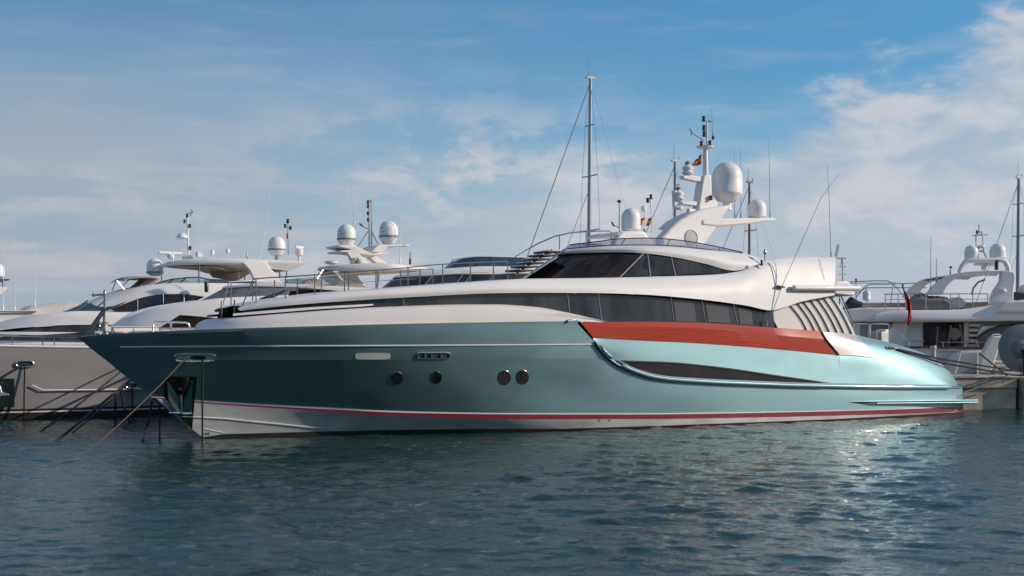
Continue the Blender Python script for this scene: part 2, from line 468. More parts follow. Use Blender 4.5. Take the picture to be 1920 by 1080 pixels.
# ------------------------------------------------------------------ water: one sheet to the horizon, waves modelled where the camera looks
def make_water():
    def axis(lo, hi, step_fn, far):
        a = [lo]
        while a[-1] < hi: a.append(a[-1] + step_fn(a[-1]))
        out = list(a); d = .6; v = a[-1]
        while v < far: d *= 1.5; v += d; out.append(v)
        d = .6; v = a[0]; pre = []
        while v > -far: d *= 1.5; v -= d; pre.append(v)
        return np.array(pre[::-1] + out)
    xs = axis(-24, 27, lambda v: .085, 9000.0)
    ys = axis(11, 60, lambda v: .055 + .0022 * (v - 11), 9000.0)
    X, Y = np.meshgrid(xs, ys)
    rng = np.random.default_rng(5)
    Z = np.zeros_like(X)
    fade = np.clip((X + 30) / 8, 0, 1) * np.clip((33 - X) / 8, 0, 1) * np.clip((Y - 8) / 3, 0, 1) * np.clip((68 - Y) / 10, 0, 1)
    warpx = X + .35 * np.sin(Y * .31 + X * .17) + .2 * np.sin(X * .53 - Y * .41); warpy = Y + .35 * np.sin(X * .27 - Y * .13) + .2 * np.sin(X * .7 + 1.3)
    for i in range(80):
        lam = .24 * (2.3 / .24) ** rng.random()
        th = math.radians(72) + rng.normal() * .5          # travelling roughly towards / away from the camera, slightly across
        k = 2 * math.pi / lam
        amp = .0038 * lam ** .78
        Z += amp * np.sin(k * (warpx * math.cos(th) + warpy * math.sin(th)) + rng.random() * 6.28)
    gust = .72 + .38 * np.sin(X * .21 + Y * .13 + 1.0) * np.sin(Y * .17 - X * .06)
    Z = (Z * gust + 1.6 * np.sign(Z) * Z * Z) * fade
    ny, nx = X.shape
    co = np.stack([X, Y, Z], -1).reshape(-1, 3).astype(np.float32)
    idx = np.arange(ny * nx).reshape(ny, nx)
    q = np.stack([idx[:-1, :-1], idx[:-1, 1:], idx[1:, 1:], idx[1:, :-1]], -1).reshape(-1, 4)
    me = bpy.data.meshes.new('water')
    me.vertices.add(len(co)); me.vertices.foreach_set('co', co.ravel())
    me.loops.add(q.size); me.loops.foreach_set('vertex_index', q.ravel().astype(np.int32))
    me.polygons.add(len(q)); me.polygons.foreach_set('loop_start', np.arange(0, q.size, 4, dtype=np.int32))
    me.polygons.foreach_set('use_smooth', np.ones(len(q), bool))
    me.update(); me.validate(); me.materials.append(M['water'])
    o = bpy.data.objects.new('water', me); COL.objects.link(o); setting(o)
make_water()

def make_added_hills():  # unseen hills added behind the camera to darken reflections in the hull
    m = MB(); rows_ = []
    rng = random.Random(3)
    for j, (r, h) in enumerate(((130, -1.0), (138, 2.0), (170, 12.0), (240, 24.0), (340, 34.0), (520, 20.0), (620, -1.0))):
        rows_.append([(r * math.sin(a) , r * math.cos(a), h * (1 + .25 * math.sin(a * 7 + j) + .12 * math.sin(a * 19 + j * 2)) if h > 0 else h) for a in np.linspace(math.radians(140), math.radians(285), 90)])
    m.grid(rows_); setting(m.build('added_hills', mat('added_dark_hillside', (.05, .055, .035), .95, var=(.06, .5)), angle=80))
make_added_hills()

# ------------------------------------------------------------------ the teal motor yacht in front
ANG = math.radians(31)
_Y0 = CAMZ * FPX / (822 - HOR); _X0 = (380 - 960) / FPX * _Y0
FM = Frame(_X0, _Y0, ANG)
def side_frame(off): return Frame(_X0 - off * math.sin(ANG), _Y0 + off * math.cos(ANG), ANG)

def main_yacht():
    F = FM
    R = root('motor_yacht', 'large motor yacht with teal metallic hull, mahogany side band and white superstructure', 'yacht', F, group='motor yachts moored side by side')
    n = 110
    wl = [(380, 0), (500, .36), (640, .78), (800, 1.62), (1000, 2.68), (1200, 3.27), (1400, 3.50), (1540, 3.52), (1700, 3.42), (1790, 3.08), (1808, 2.8)]
    def flat(cv, z, k=1.0):
        r = resample([(a, b, b) for a, b in cv], n)
        p = []
        for i, (x, b, _) in enumerate(r):
            q = F.P(x, HOR, -b); zz = z(x) if callable(z) else z
            q[2] = zz; q[1] *= k; p.append(q)
        return LocalLine(p)
    keel = flat(wl, -.9, .55)
    w_ = flat(wl, -.02)
    def dark_h(x): return float(np.interp(x, [380, 420, 800, 960, 1050, 1300, 1560, 1808], [.04, .12, .13, .11, .07, .07, .055, .09]))
    wb = flat([(a, b + .03) for a, b in wl], dark_h)
    def cz(rows): return [(x, y, b) for x, y, b in rows]
    bb = [(283, 0), (380, .30), (500, .72), (640, 1.30), (800, 2.08), (1000, 2.92), (1200, 3.36), (1400, 3.55), (1600, 3.56), (1760, 3.36), (1806, 2.87)]
    bx, bv = [a for a, _ in bb], [b for _, b in bb]
    xs = [283, 330, 380, 440, 500, 640, 760, 1000, 1200, 1400, 1540, 1700, 1780, 1806]
    def line(ref, pys, db=0.0):
        return [(x, float(pchip(ref, pys, np.array([x]))[0]), max(0.0, float(pchip(bx, bv, np.array([x]))[0]) + db * (x > 290))) for x in xs]
    ref = [283, 380, 500, 640, 760, 1000, 1200, 1400, 1540, 1700, 1806]
    wt = line(ref, [743, 750.5, 758, 765, 771, 774.5, 774.5, 772, 769.5, 765.5, 761])
    rt = line(ref, [744.8, 753.5, 761, 768.2, 774, 777, 777, 774.5, 771.5, 767, 762.5])
    rb = line(ref, [746, 756.2, 764.5, 773.2, 780, 786, 786, 783, 780, 775.5, 771.5])
    # a hard chine just under the stripe; the bottom tucks in below it
    MB().skin(F, [wb, rb], n, rows=1, close=False).build('hull_bottom', 'bottom', R)
    MB().skin(F, [keel, w_, wb], n, close=False, closebot=True, cap1=True).build('antifouling', 'black' , R)
    MB().skin(F, [rb, rt], n, close=False).build('boot_stripe', 'red', R)
    MB().skin(F, [rt, wt], n, close=False).build('pinstripe', 'stripe_white', R)
    # topsides
    c4 = [(197, 674, 0), (300, 674.5, .72), (440, 675, 1.45), (560, 675, 2.02), (700, 675, 2.60), (900, 674.5, 3.10), (1060, 674, 3.37), (1125, 674.5, 3.44), (1150, 678, 3.45), (1180, 692, 3.48), (1230, 706.5, 3.52), (1300, 713.5, 3.56), (1400, 718.5, 3.58), (1570, 723.5, 3.55), (1700, 725.5, 3.45), (1770, 725.5, 3.25), (1792, 725.5, 3.05), (1804, 725.5, 2.7)]
    cm = [(240, 709, 0), (300, 712, .38), (440, 716, .97), (560, 719, 1.47), (700, 722, 2.09), (900, 725, 2.82), (1060, 727, 3.19), (1200, 737, 3.44), (1300, 741, 3.54), (1400, 744, 3.57), (1570, 745, 3.565), (1700, 744.5, 3.46), (1770, 744, 3.22), (1793, 743.5, 3.0), (1805, 743.5, 2.7)]
    hull = MB()
    hull.skin(F, [wt, cm, c4], n, rows=3, close=False, cap1=False)
    kn = [(167, 651, 0), (225, 650.3, .42), (300, 649.5, .92), (440, 648.5, 1.64), (560, 648, 2.2), (700, 647.5, 2.79), (900, 646.5, 3.24), (1060, 646, 3.435), (1118, 645, 3.48)]
    c4f = [(197, 674, 0), (300, 674.5, .72), (440, 675, 1.45), (560, 675, 2.02), (700, 675, 2.60), (900, 674.5, 3.10), (1060, 674, 3.37), (1150, 674.5, 3.45)]
    sh = [(145, 632, 0), (200, 627, .46), (260, 623.5, .95), (330, 620, 1.46), (440, 616, 2.06), (560, 612.5, 2.58), (700, 608.5, 3.0), (900, 604.5, 3.33), (1060, 602.5, 3.48), (1083, 601.5, 3.50)]
    sh0 = [(x, y + 5.5, b - .02 if b else 0) for x, y, b in sh]; sh0[0] = (149, 635, 0)
    hull.skin(F, [c4f, kn], n, close=False)
    hull.skin(F, [kn, sh0, sh], n, close=False)
    sh_in = [(x + (6 if x < 150 else 0), y - .4, max(0, b - .16)) for x, y, b in sh]
    hull.skin(F, [sh, sh_in], n, close=False)
    # aft topside above the rub rail
    a0 = [(1112, 636, 3.49), (1130, 658, 3.46), (1150, 676.5, 3.44), (1180, 692, 3.48), (1230, 706.5, 3.52), (1300, 713.5, 3.56), (1400, 718.5, 3.58), (1572, 723.6, 3.55)]
    a1 = [(1112, 632, 3.46), (1200, 637, 3.46), (1300, 642, 3.475), (1450, 653, 3.465), (1575, 665, 3.42)]
    am = [(1112, 634, 3.475), (1150, 656, 3.465), (1200, 668, 3.49), (1300, 678, 3.52), (1450, 689, 3.52), (1573, 696, 3.49)]
    hull.skin(F, [a0, am, a1], 70, par='len', rows=4, close=False)
    q0 = [(1572, 723.6, 3.55), (1640, 725, 3.5), (1700, 725.5, 3.43), (1760, 725.5, 3.27), (1790, 725.5, 3.07), (1803, 725.5, 2.7)]
    qm = [(1573, 696, 3.49), (1640, 699, 3.45), (1700, 705, 3.38), (1750, 713, 3.22), (1782, 719.5, 3.0), (1801, 724.6, 2.62)]
    q1 = [(1575, 665, 3.42), (1640, 671, 3.36), (1700, 684, 3.25), (1750, 700, 3.06), (1780, 713, 2.82), (1799, 723.5, 2.5)]
    q2 = [(1590, 640, 3.22), (1645, 650, 3.12), (1700, 664.5, 2.98), (1750, 685, 2.78), (1779, 703, 2.55), (1797.5, 721.5, 2.3)]
    q3 = [(1605, 628, 2.85), (1660, 640.5, 2.72), (1700, 651.5, 2.6), (1750, 672, 2.45), (1779, 695.5, 2.25), (1796.5, 719.5, 2.0)]
    hull.skin(F, [q0, qm, q1, q2, q3], 44, rows=4, close=True, camber=-.05)
    # transom
    tr = [l[-1] for l in lines(F, [wt, cm], 3)] + [F.P(1803, 725.5, -2.7)]
    tr2 = [(p[0] + .45, p[1] * .0, p[2]) for p in tr]
    hull.grid([tr, [(p[0] + .3, p[1] * .6, p[2]) for p in tr], tr2, [(p[0] + .3, -p[1] * .6, p[2]) for p in tr], [(p[0], -p[1], p[2]) for p in tr]])
    h = hull.build('hull', 'teal', R, angle=30)
    bv_ = BVHTree.FromPolygons([tuple(v.co) for v in h.data.vertices], [tuple(p.vertices) for p in h.data.polygons])
    bt = bpy.data.objects['hull_bottom'].data
    bvb = BVHTree.FromPolygons([tuple(v.co) for v in bt.vertices], [tuple(p.vertices) for p in bt.polygons])
    cl = Vector((0 - F.x0, 0 - F.y0, CAMZ)); cl = Matrix.Rotation(-F.a, 3, 'Z') @ cl
    def hit(px, py, off=0.0, tree=None):
        p1 = Vector(F.P(px, py, -2.5)); d = (p1 - cl).normalized()
        loc, nor, i, dist = (tree or bv_).ray_cast(cl, d)
        if loc is None: return np.array(F.P(px, py, -3.3)), np.array((0, -1., 0))
        if nor.y > 0: nor = -nor
        return np.array(loc + nor * off), np.array(nor)
    def decal(mb, top, bot, nn=24, rr=5, off=.012, tree=None, par='px'):
        T, B = resample(top, nn, par), resample(bot, nn, par)
        rows_ = []
        for t in np.linspace(0, 1, rr):
            rows_.append([hit(*(T[i] * (1 - t) + B[i] * t), off, tree)[0] for i in range(nn)])
        mb.grid(rows_)
    def ring(mb, cx, cy, rx, ry, r, off=.0, seg=28, sq=2.0, tree=None):
        pts = []
        for k in range(seg):
            a = 2 * math.pi * k / seg; c, s_ = math.cos(a), math.sin(a)
            pts.append(hit(cx + rx * np.sign(c) * abs(c) ** (2 / sq), cy + ry * np.sign(s_) * abs(s_) ** (2 / sq), off, tree)[0])
        mb.tube(pts, r, 8, closed=True); return pts
    def disc(mb, cx, cy, rx, ry, off, seg=28, sq=2.0, tree=None):
        rows_ = []
        for f in (.02, .5, .8, 1.0):
            row = []
            for k in range(seg + 1):
                a = 2 * math.pi * k / seg; c, s_ = math.cos(a), math.sin(a)
                row.append(hit(cx + f * rx * np.sign(c) * abs(c) ** (2 / sq), cy + f * ry * np.sign(s_) * abs(s_) ** (2 / sq), off, tree)[0])
            rows_.append(row)
        mb.grid(rows_)
    # sweeping chrome-capped rub rail
    path = [(1062, 602.5), (1074, 600), (1086, 602), (1096, 613), (1110, 633), (1125, 653), (1145, 673), (1165, 685), (1190, 696), (1225, 706.3), (1260, 711), (1300, 714), (1350, 717), (1400, 719), (1480, 722), (1570, 724), (1640, 725.3), (1700, 725.8), (1760, 725.8), (1790, 725.8), (1801, 725.8)]
    pr = resample([(a, b, 0) for a, b in path], 90, 'len')
    body, cap = [], []
    for x, y, _ in pr:
        p, nn = hit(x, y, .03); body.append(p)
        cap.append(p + nn * .07 + np.array((0, 0, .075 if x > 1150 else .03)))
    m = MB(); m.tube(body, [.10 if 3 < i < 87 else .05 for i in range(90)], 10); m.build('rub_rail', 'teal', R)
    m = MB(); m.tube(cap[6:], .035, 8); m.build('rub_rail_strip', 'chrome', R)
    m = MB(); m.tube([hit(x, y + 3.2, .05)[0] for x, y, _ in pr[8:60]], .05, 8); m.build('rub_rail_fender', 'teal_dark', R)
    m = MB(); m.tube([hit(x, float(pchip([225, 440, 700, 900, 1117], [650.5, 649, 648, 647, 645.7], np.array([x]))[0]), .008)[0] for x in np.linspace(225, 1116, 80)], .026, 6)
    m.build('knuckle_moulding', 'stripe_white', R)
    # lens window in the aft topside
    m = MB(); T = [(1166, 677, 0), (1250, 680, 0), (1350, 689.5, 0), (1450, 704, 0), (1530, 715.5, 0), (1567, 721.3, 0)]
    B = [(1166, 679, 0), (1185, 690, 0), (1230, 703, 0), (1300, 711, 0), (1400, 716.5, 0), (1500, 720.3, 0), (1567, 722, 0)]
    T2, B2 = resample(T, 46)[:, :2], resample(B, 46)[:, :2]
    rows_ = [[hit(*(T2[i] * (1 - t) + B2[i] * t), .014)[0] for i in range(46)] for t in np.linspace(0, 1, 6)]
    m.grid(rows_); g = m.build('hull_window', 'glass_brown', R)
    m = MB(); m.tube([hit(x, y, .02)[0] for x, y in T2], .035, 6); m.build('window_trim', 'rubber', g)
    # hull portlights
    m = MB(); ring(m, 365.5, 670.5, 37, 6.5, .032, .02, 40, 5); fl = m.build('bow_fairlead', 'chrome', R)
    m = MB(); disc(m, 365.5, 670.5, 36, 6, .012, 40, 5); m.build('fairlead_plate', mat('satin_steel_plate', (.80, .79, .78), .42, metal=.7), fl)
    m = MB(); disc(m, 372, 670.5, 15, 3.6, .02, 20, 2.5); m.build('fairlead_opening', 'dark', fl)
    m = MB(); disc(m, 699, 667.5, 33, 6.3, .012, 40, 6); m.build('portlight_cover', 'shell', R)
    m = MB(); ring(m, 812.5, 666.5, 30.5, 5.6, .022, .02, 40, 6); fl = m.build('side_fairlead', 'chrome', R)
    m = MB(); disc(m, 812.5, 666.5, 29.5, 5, .012, 40, 6); m.build('fairlead_glass', 'blind', fl)
    m = MB()
    for px in (796, 808, 826): m.box(hit(px, 666.5, .03)[0], (.05, .05, .13), .2)
    m.each('fairlead_post', 'dark', fl)
    for cx, cy, rx, ry in ((744.5, 709, 11, 11.5), (818, 708, 10.3, 11.2), (945.5, 708, 12, 13.7), (979.5, 707, 11.7, 13.5)):
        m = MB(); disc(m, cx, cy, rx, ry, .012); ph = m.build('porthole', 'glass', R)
        m = MB(); ring(m, cx, cy, rx, ry, .009, .003); m.build('porthole_rim', 'rail', ph)
    # anchor pocket and anchor at the stem
    hl = [tuple(v.co) for v in h.data.vertices] + [tuple(v.co) for v in bt.vertices]
    nf = len(h.data.vertices)
    st = bpy.data.objects['boot_stripe'].data; pin = bpy.data.objects['pinstripe'].data
    V, Fc = [], []
    for me in (h.data, bt, st, pin):
        o0 = len(V); V += [tuple(v.co) for v in me.vertices]; Fc += [tuple(i + o0 for i in p.vertices) for p in me.polygons]
    tall = BVHTree.FromPolygons(V, Fc)
    m = MB()
    rows_ = []
    for py in np.linspace(706, 806, 22):
        l = np.interp(py, [706, 742, 806], [312, 306, 356]); r_ = np.interp(py, [706, 806], [369, 360])
        rows_.append([hit(l + (r_ - l) * t, py, .03, tall)[0] for t in np.linspace(0, 1, 8)])
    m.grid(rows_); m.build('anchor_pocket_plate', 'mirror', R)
    m = MB()
    def A(px, py, off=.10): return hit(px, py, off, tall)[0]
    for pts in (((314, 711), (318, 711), (336, 748), (336, 768), (318, 771)), ((361, 709), (357, 710), (344, 748), (343, 768), (358, 771))):
        a = [A(x, y, .10) for x, y in pts]; b = [A(x, y, .19) for x, y in pts]
        k = len(a); m.add(a + b, [tuple(range(k)), tuple(range(k, 2 * k))[::-1]] + [(i, (i + 1) % k, (i + 1) % k + k, i + k) for i in range(k)])
    m.tube([A(338, 733, .16), A(339, 770, .16)], .06, 8)
    m.tube([A(316, 771, .16), A(360, 773, .16)], .05, 8)
    m.build('anchor', 'chrome', R, angle=25)
    # spray rails on the bottom
    m = MB(); m.tube([hit(x, float(np.interp(x, [336, 420, 560, 680], [780.5, 785, 799, 809.5])), .0, tall)[0] for x in np.linspace(337, 632, 40)], [.035] * 34 + [.028, .021, .015, .010, .006, .002], 6)
    m.tube([hit(x, float(np.interp(x, [380, 450], [804, 817])), .0, tall)[0] for x in np.linspace(381, 428, 14)], [.02] * 11 + [.012, .006, .002], 6)
    m.each('spray_rail', 'bottom', R)
    # draught mark
    cu = bpy.data.curves.new('draught', 'FONT'); cu.body = '44'; cu.size = .26
    to = bpy.data.objects.new('draught', cu); COL.objects.link(to)
    tm = bpy.data.meshes.new_from_object(to.evaluated_get(bpy.context.evaluated_depsgraph_get()))
    tv = np.array([v.co[:] for v in tm.vertices]); tf = [tuple(p.vertices) for p in tm.polygons]
    bpy.data.objects.remove(to)
    for (px, py, sc, name_, tree, mt) in ((383, 816.5, 38, 'draught_mark', tall, 'rubber'), (1788, 771, 30, 'stern_draught_mark', tall, 'silver')):
        m = MB(); m.add([hit(px + x * sc, py - y * sc, .012, tree)[0] for x, y, z in tv], tf); m.build(name_, mt, R, flat=True)
    # small skin fittings on the stripe
    m = MB()
    for px, py in ((1124, 788), (1143, 788), (1417, 778.5), (1427, 778), (1480, 775), (1491, 774.5), (1505, 774)):
        m.lathe([(.035, -.008), (.035, .02), (.02, .025)], hit(px, py, 0, tall)[0], 10, 'y')
    m.each('skin_fitting', 'rubber', R)
    # swim platform with its long side fins
    m = MB()
    f0 = [(1568, 753.5, 3.30), (1585, 752, 3.48), (1640, 751, 3.62), (1720, 750, 3.62), (1800, 749.3, 3.55), (1833, 749, 3.4)]
    f1 = [(x, y + 2.4 if x > 1600 else y + 1.2, b + .02) for x, y, b in f0]
    f2 = [(x, y + (7.6 if x > 1630 else 3.0), b - .02) for x, y, b in f0]
    m.skin(F, [f2, f1, f0], 50, close=False)
    f0i = [(x, y, b - .45) for x, y, b in f0]; f2i = [(x, y, b - .45) for x, y, b in f2]
    m.skin(F, [f0, f0i], 50, close=False); m.skin(F, [f2, f2i], 50, close=False)
    e0, e2 = F.P(1833, 749, -3.4), F.P(1833, 756.5, -3.38)
    x0 = F.P(1780, 750, -3.4)[0]
    m.prism([(x0, -3.3, e0[2]), (e0[0], -3.4, e0[2]), (e0[0] + .25, 0, e0[2]), (e0[0], 3.4, e0[2]), (x0, 3.3, e0[2])], (0, 0, e2[2] - e0[2]))
    m.build('swim_platform', 'teal', R)
    m = MB(); m.tube([F.P(x, y + 1.5, -(b + .03)) for x, y, b in resample(f0, 50)[4:]], .03, 8); m.tube([F.P(x, y + 5.6, -(b + .0)) for x, y, b in resample(f0, 50)[14:]], .03, 8)
    m.build('platform_edge', 'teal', R)
    # ---------------------------------------------- deck and superstructure
    sd = [(x, y + 1.5, b) for x, y, b in sh_in]
    MB().skin(F, [sh_in, sd], n, close=True, camber=.02).build('foredeck', 'white', R)
    T0 = [(384, 618, 0), (392, 618, .7), (410, 617.3, 1.15), (450, 616, 1.62), (560, 612.5, 2.27), (700, 608.5, 2.75), (900, 604.5, 3.13), (1060, 602.5, 3.33), (1142, 604.5, 3.38)]
    Tm = [(387, 610, 0), (396, 609, .68), (412, 606, 1.12), (450, 604, 1.58), (560, 600, 2.22), (700, 594, 2.70), (900, 588.5, 3.09), (1060, 595, 3.31), (1142, 604.3, 3.37)]
    T1 = [(399, 600.5, 0), (405, 599.5, .5), (420, 598, .95), (450, 595.5, 1.42), (560, 586.5, 2.02), (700, 577.5, 2.53), (870, 572, 2.92), (920, 571.8, 3.0), (1000, 576, 3.14), (1060, 586, 3.26), (1142, 604, 3.36)]
    T1i = [(x, y - .3, max(0, b - .5)) for x, y, b in T1]
    MB().skin(F, [T0, Tm, T1, T1i], n, rows=3, close=True).build('lower_coaming', 'shell', R)
    B0 = [(450, 582.5, 1.20), (560, 571, 1.95), (700, 561.2, 2.50), (800, 555.5, 2.78), (920, 550, 3.02), (1000, 549, 3.14), (1100, 549.3, 3.24), (1200, 552, 3.33), (1300, 560, 3.36), (1400, 573, 3.36), (1447, 582, 3.36), (1472, 575.5, 3.34), (1500, 566, 3.31), (1540, 558, 3.29), (1565, 553.5, 3.29)]
    B0i = [(x, y + .2, b - .4) for x, y, b in B0]
    Bm = [(446, 579, 1.15), (480, 575, 1.42), (560, 564, 1.93), (700, 552.5, 2.53), (800, 546.5, 2.8), (920, 540, 3.03), (1000, 537, 3.12), (1100, 536, 3.2), (1250, 538, 3.27), (1375, 540, 3.28), (1447, 534, 3.24), (1500, 525, 3.2), (1566, 520, 3.18)]
    B1 = [(450, 575.5, 1.05), (480, 568.5, 1.33), (560, 557, 1.80), (620, 549.5, 2.08), (700, 543.5, 2.38), (800, 536, 2.65), (920, 527.5, 2.83), (980, 524, 2.87), (1100, 522.5, 2.95), (1250, 519.5, 3.0), (1340, 516.5, 3.0), (1385, 511, 3.0), (1412, 501.5, 2.98), (1440, 492, 2.95), (1475, 487.5, 2.9), (1540, 484.8, 2.85), (1567, 484.5, 2.85)]
    B1i = [(x + 4, y - .6 if x > 1400 else y - 1.0, b - .28) for x, y, b in B1[:-1]] + [(1568, 484, 2.6)]
    MB().skin(F, [B0i, B0], 140, close=False).skin(F, [B0, Bm, B1, B1i], 140, rows=3, close=True, camber=.04, cap1=True).build('upper_deck', 'white', R, angle=45)
    # dark window band under the upper deck
    G0 = [(455, 597, 1.25), (560, 588.5, 1.86), (700, 580, 2.37), (870, 574.5, 2.78), (1000, 578.5, 3.0), (1060, 588, 3.1), (1140, 606, 3.2), (1300, 606, 3.27), (1452, 614.5, 3.25)]
    G1 = [(455, 579, 1.10), (560, 569, 1.78), (700, 559, 2.32), (800, 553, 2.60), (920, 547.5, 2.85), (1000, 546.5, 2.97), (1100, 547, 3.07), (1200, 549.5, 3.12), (1300, 557.5, 3.14), (1400, 570.5, 3.14), (1450, 581, 3.14)]
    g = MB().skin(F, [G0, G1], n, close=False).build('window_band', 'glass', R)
    m = MB()
    def gp(px, t, off=.012):
        u0 = resample([(G0[0][0], 0, 0), (G0[-1][0], 0, 0)], 2)
        lo = [float(pchip([q[0] for q in G0], [q[j] for q in G0], np.array([px]))[0]) for j in (1, 2)]
        hi = [float(pchip([q[0] for q in G1], [q[j] for q in G1], np.array([min(px, 1450)]))[0]) for j in (1, 2)]
        return F.P(px, lo[0] * (1 - t) + hi[0] * t, -(lo[1] * (1 - t) + hi[1] * t + off))
    for px, lean in ((758, -2), (1068, -4), (1128, -6), (1264, -6), (1323, -7), (1383, -8)):
        m.tube([gp(px + lean, .95), gp(px, .05)], .014, 6)
    m.each('mullion', 'steel', g)
    for x0, x1 in ((1268, 1306), (1328, 1370), (1388, 1413)):
        m = MB(); m.grid([[gp(x, t, .016) for x in np.linspace(x0 - 6 * t, x1 - 6 * t, 6)] for t in (.06, .4, .78)]); m.build('blind_pane', 'blind', g)  # paler panes with a blind behind the glass
    m = MB(); m.tube([gp(x, .98, .05) for x in np.linspace(700, 1447, 60)], .02, 6); m.build('window_gutter', 'rubber', g)
    for px in (868, 972, 1076, 1184, 1277, 1374):
        m = MB(); m.box(gp(px, .955, .07), (.16, .10, .06)); m.build('gutter_clip', 'steel', g, bevel=.012)
    # white blade running into the band at the bow end
    m = MB()
    b0 = [(437, 592, 1.30), (500, 587.5, 1.66), (600, 579.5, 2.12), (680, 574.5, 2.42), (700, 572.5, 2.46)]
    b1 = [(437, 588, 1.25), (500, 582.5, 1.62), (600, 575, 2.09), (680, 570.8, 2.40), (700, 570, 2.44)]
    m.skin(F, [[(x, y, b - .3) for x, y, b in b0], b0, b1, [(x, y, b - .3) for x, y, b in b1]], 40, close=False, cap1=False); m.build('window_blade', 'white', R)
    m = MB()
    m.skin(F, [[(455, 598, .9), (720, 577, 2.0)], [(455, 580, .9), (720, 556, 2.0)]], 10, close=False); m.build('air_intake_void', 'dark', R)
    # mahogany band
    Wt = [(1089, 604.3, 3.37), (1200, 603.3, 3.42), (1300, 604.8, 3.44), (1400, 611, 3.43), (1541, 622, 3.33)]
    Wi = [(x + 2, y - .5, b - .3) for x, y, b in Wt]
    Wm = [(1096, 613, 3.47), (1200, 613, 3.49), (1300, 615.5, 3.50), (1450, 628, 3.48), (1550, 636.5, 3.42)]
    Wb = [(1112, 632.5, 3.49), (1200, 637.5, 3.49), (1300, 642.5, 3.50), (1450, 653.7, 3.49), (1573, 665.4, 3.45)]
    MB().skin(F, [Wb, Wm, Wt, Wi], 70, close=False).build('mahogany_band', 'wood', R, angle=14)
    m = MB(); m.tube([F.P(1541, 622, -3.36), F.P(1550, 636.5, -3.46), F.P(1574, 665.3, -3.47)], .03, 8); m.build('band_end_moulding', 'chrome', R)
    MB().skin(F, [[(1575, 665.8, 3.45), (1608, 667, 3.43), (1645, 672, 3.38)], [(1551, 636.5, 3.42), (1590, 640, 3.35), (1622, 646, 3.3)], [(1542, 622, 3.33), (1575, 624.5, 3.2), (1606, 628, 3.0)]], 24, rows=4, close=False).each('silver_panel', 'silver', R)
    # wheelhouse
    W0 = [(985, 521.5, 0), (1034, 521.8, 1.0), (1094, 521.2, 1.7), (1177, 519.3, 2.4), (1280, 515.7, 2.52), (1377, 511.3, 2.58)]
    W1 = [(1054, 477, 0), (1105, 474, 1.0), (1155, 473, 1.6), (1207, 475, 2.1), (1260, 481.5, 2.3), (1320, 494, 2.42), (1375, 506.5, 2.54)]
    fr = MB().skin(F, [W0, W1], 80, close=False).build('wheelhouse_glass', 'glass_brown', R)
    L0, L1 = lines(F, [W0, W1], 401)
    Y_ = np.array([0, -1, 0])
    def wp(ub, ut, t, off=.012):
        i, j = int(round(ub * 400)), int(round(ut * 400)); return L0[i] * (1 - t) + L1[j] * t + Y_ * off
    for ub0, ub1, ut0, ut1, ta in ((.46, .588, .478, .487, .97), (.604, .708, .505, .622, .93), (.728, .99, .648, .99, .93)):
        m = MB(); m.grid([[wp(ub0 + (ub1 - ub0) * k, ut0 + (ut1 - ut0) * k, t, .014) for k in np.linspace(0, 1, 16)] for t in np.linspace(.04, ta, 5)])
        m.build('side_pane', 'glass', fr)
    m = MB()
    for ub, ut in ((.452, .474), (.597, .497), (.718, .636)): m.tube([wp(ub, ut, 0), wp(ub, ut, 1)], .022, 6)
    m.each('pane_frame', 'midgrey', fr)
    R0 = [(x, y, b + .06 if b else 0) for x, y, b in W1]; R0[0] = (1050, 477, 0)
    R0 = R0[:-1] + [(1378, 507.5, 2.62), (1402, 503, 2.68), (1436, 494, 2.7)]
    Rm = [(1047, 472.5, 0), (1100, 468.5, 1.05), (1155, 466, 1.66), (1207, 467, 2.14), (1260, 471, 2.36), (1320, 480, 2.5), (1378, 492, 2.62), (1436, 491, 2.66)]
    R1 = [(1062, 467.5, 0), (1105, 463.8, .92), (1155, 460.8, 1.45), (1207, 460.2, 1.87), (1260, 462.2, 2.08), (1320, 468, 2.22), (1390, 475.5, 2.36), (1440, 489, 2.5)]
    R1i = [(x + 5, y - .2, max(0, b - .5)) for x, y, b in R1]
    MB().skin(F, [R0, Rm, R1, R1i], 80, rows=3, close=True, camber=-.02).build('wheelhouse_roof', 'white', R, angle=50)
    # flybridge windscreen
    V0 = [(1066, 467, 0), (1107, 463.2, .9), (1157, 460.3, 1.42), (1207, 459.8, 1.83), (1260, 461.8, 2.04), (1320, 467.5, 2.18), (1392, 475.3, 2.3)]
    V1 = [(1079, 458, 0), (1115, 453.5, .82), (1165, 447.5, 1.32), (1212, 446.2, 1.72), (1262, 449, 1.94), (1325, 458.5, 2.12), (1392, 473, 2.3)]
    g = MB().skin(F, [V0, V1], 60, close=False).build('windscreen', 'clear', R)
    l0, l1 = lines(F, [V0, V1], 61)
    m = MB()
    for sg in (1, -1):
        m.tube([p * np.array([1, sg, 1]) for p in l1], .02, 6); m.tube([p * np.array([1, sg, 1]) + np.array([0, 0, .01]) for p in l0], .022, 6)
    for i in (18, 34, 44, 52): m.tube([l0[i], l1[i]], .016, 6)
    m.build('windscreen_frame', 'rubber', g)
    # aft: louvred screen, tubular awning box, cockpit
    m = MB(); Q = lambda px, py, b: F.P(px, py, -b)
    top = [(1432, 583, 0), (1470, 577, 0), (1500, 566.5, 0), (1562, 553, 0)]
    bot = [(1456, 614.5, 0), (1500, 618, 0), (1550, 622.5, 0), (1604, 628.5, 0)]
    Tt, Bb = resample(top, 60, 'len'), resample(bot, 60, 'len')
    def lp(i, t, b):
        k = min(59, max(0, int(round(i)))); x = Tt[k, 0] * (1 - t) + Bb[k, 0] * t; y = Tt[k, 1] * (1 - t) + Bb[k, 1] * t
        return F.P(x + 3 * math.sin(math.pi * t), y, -b)
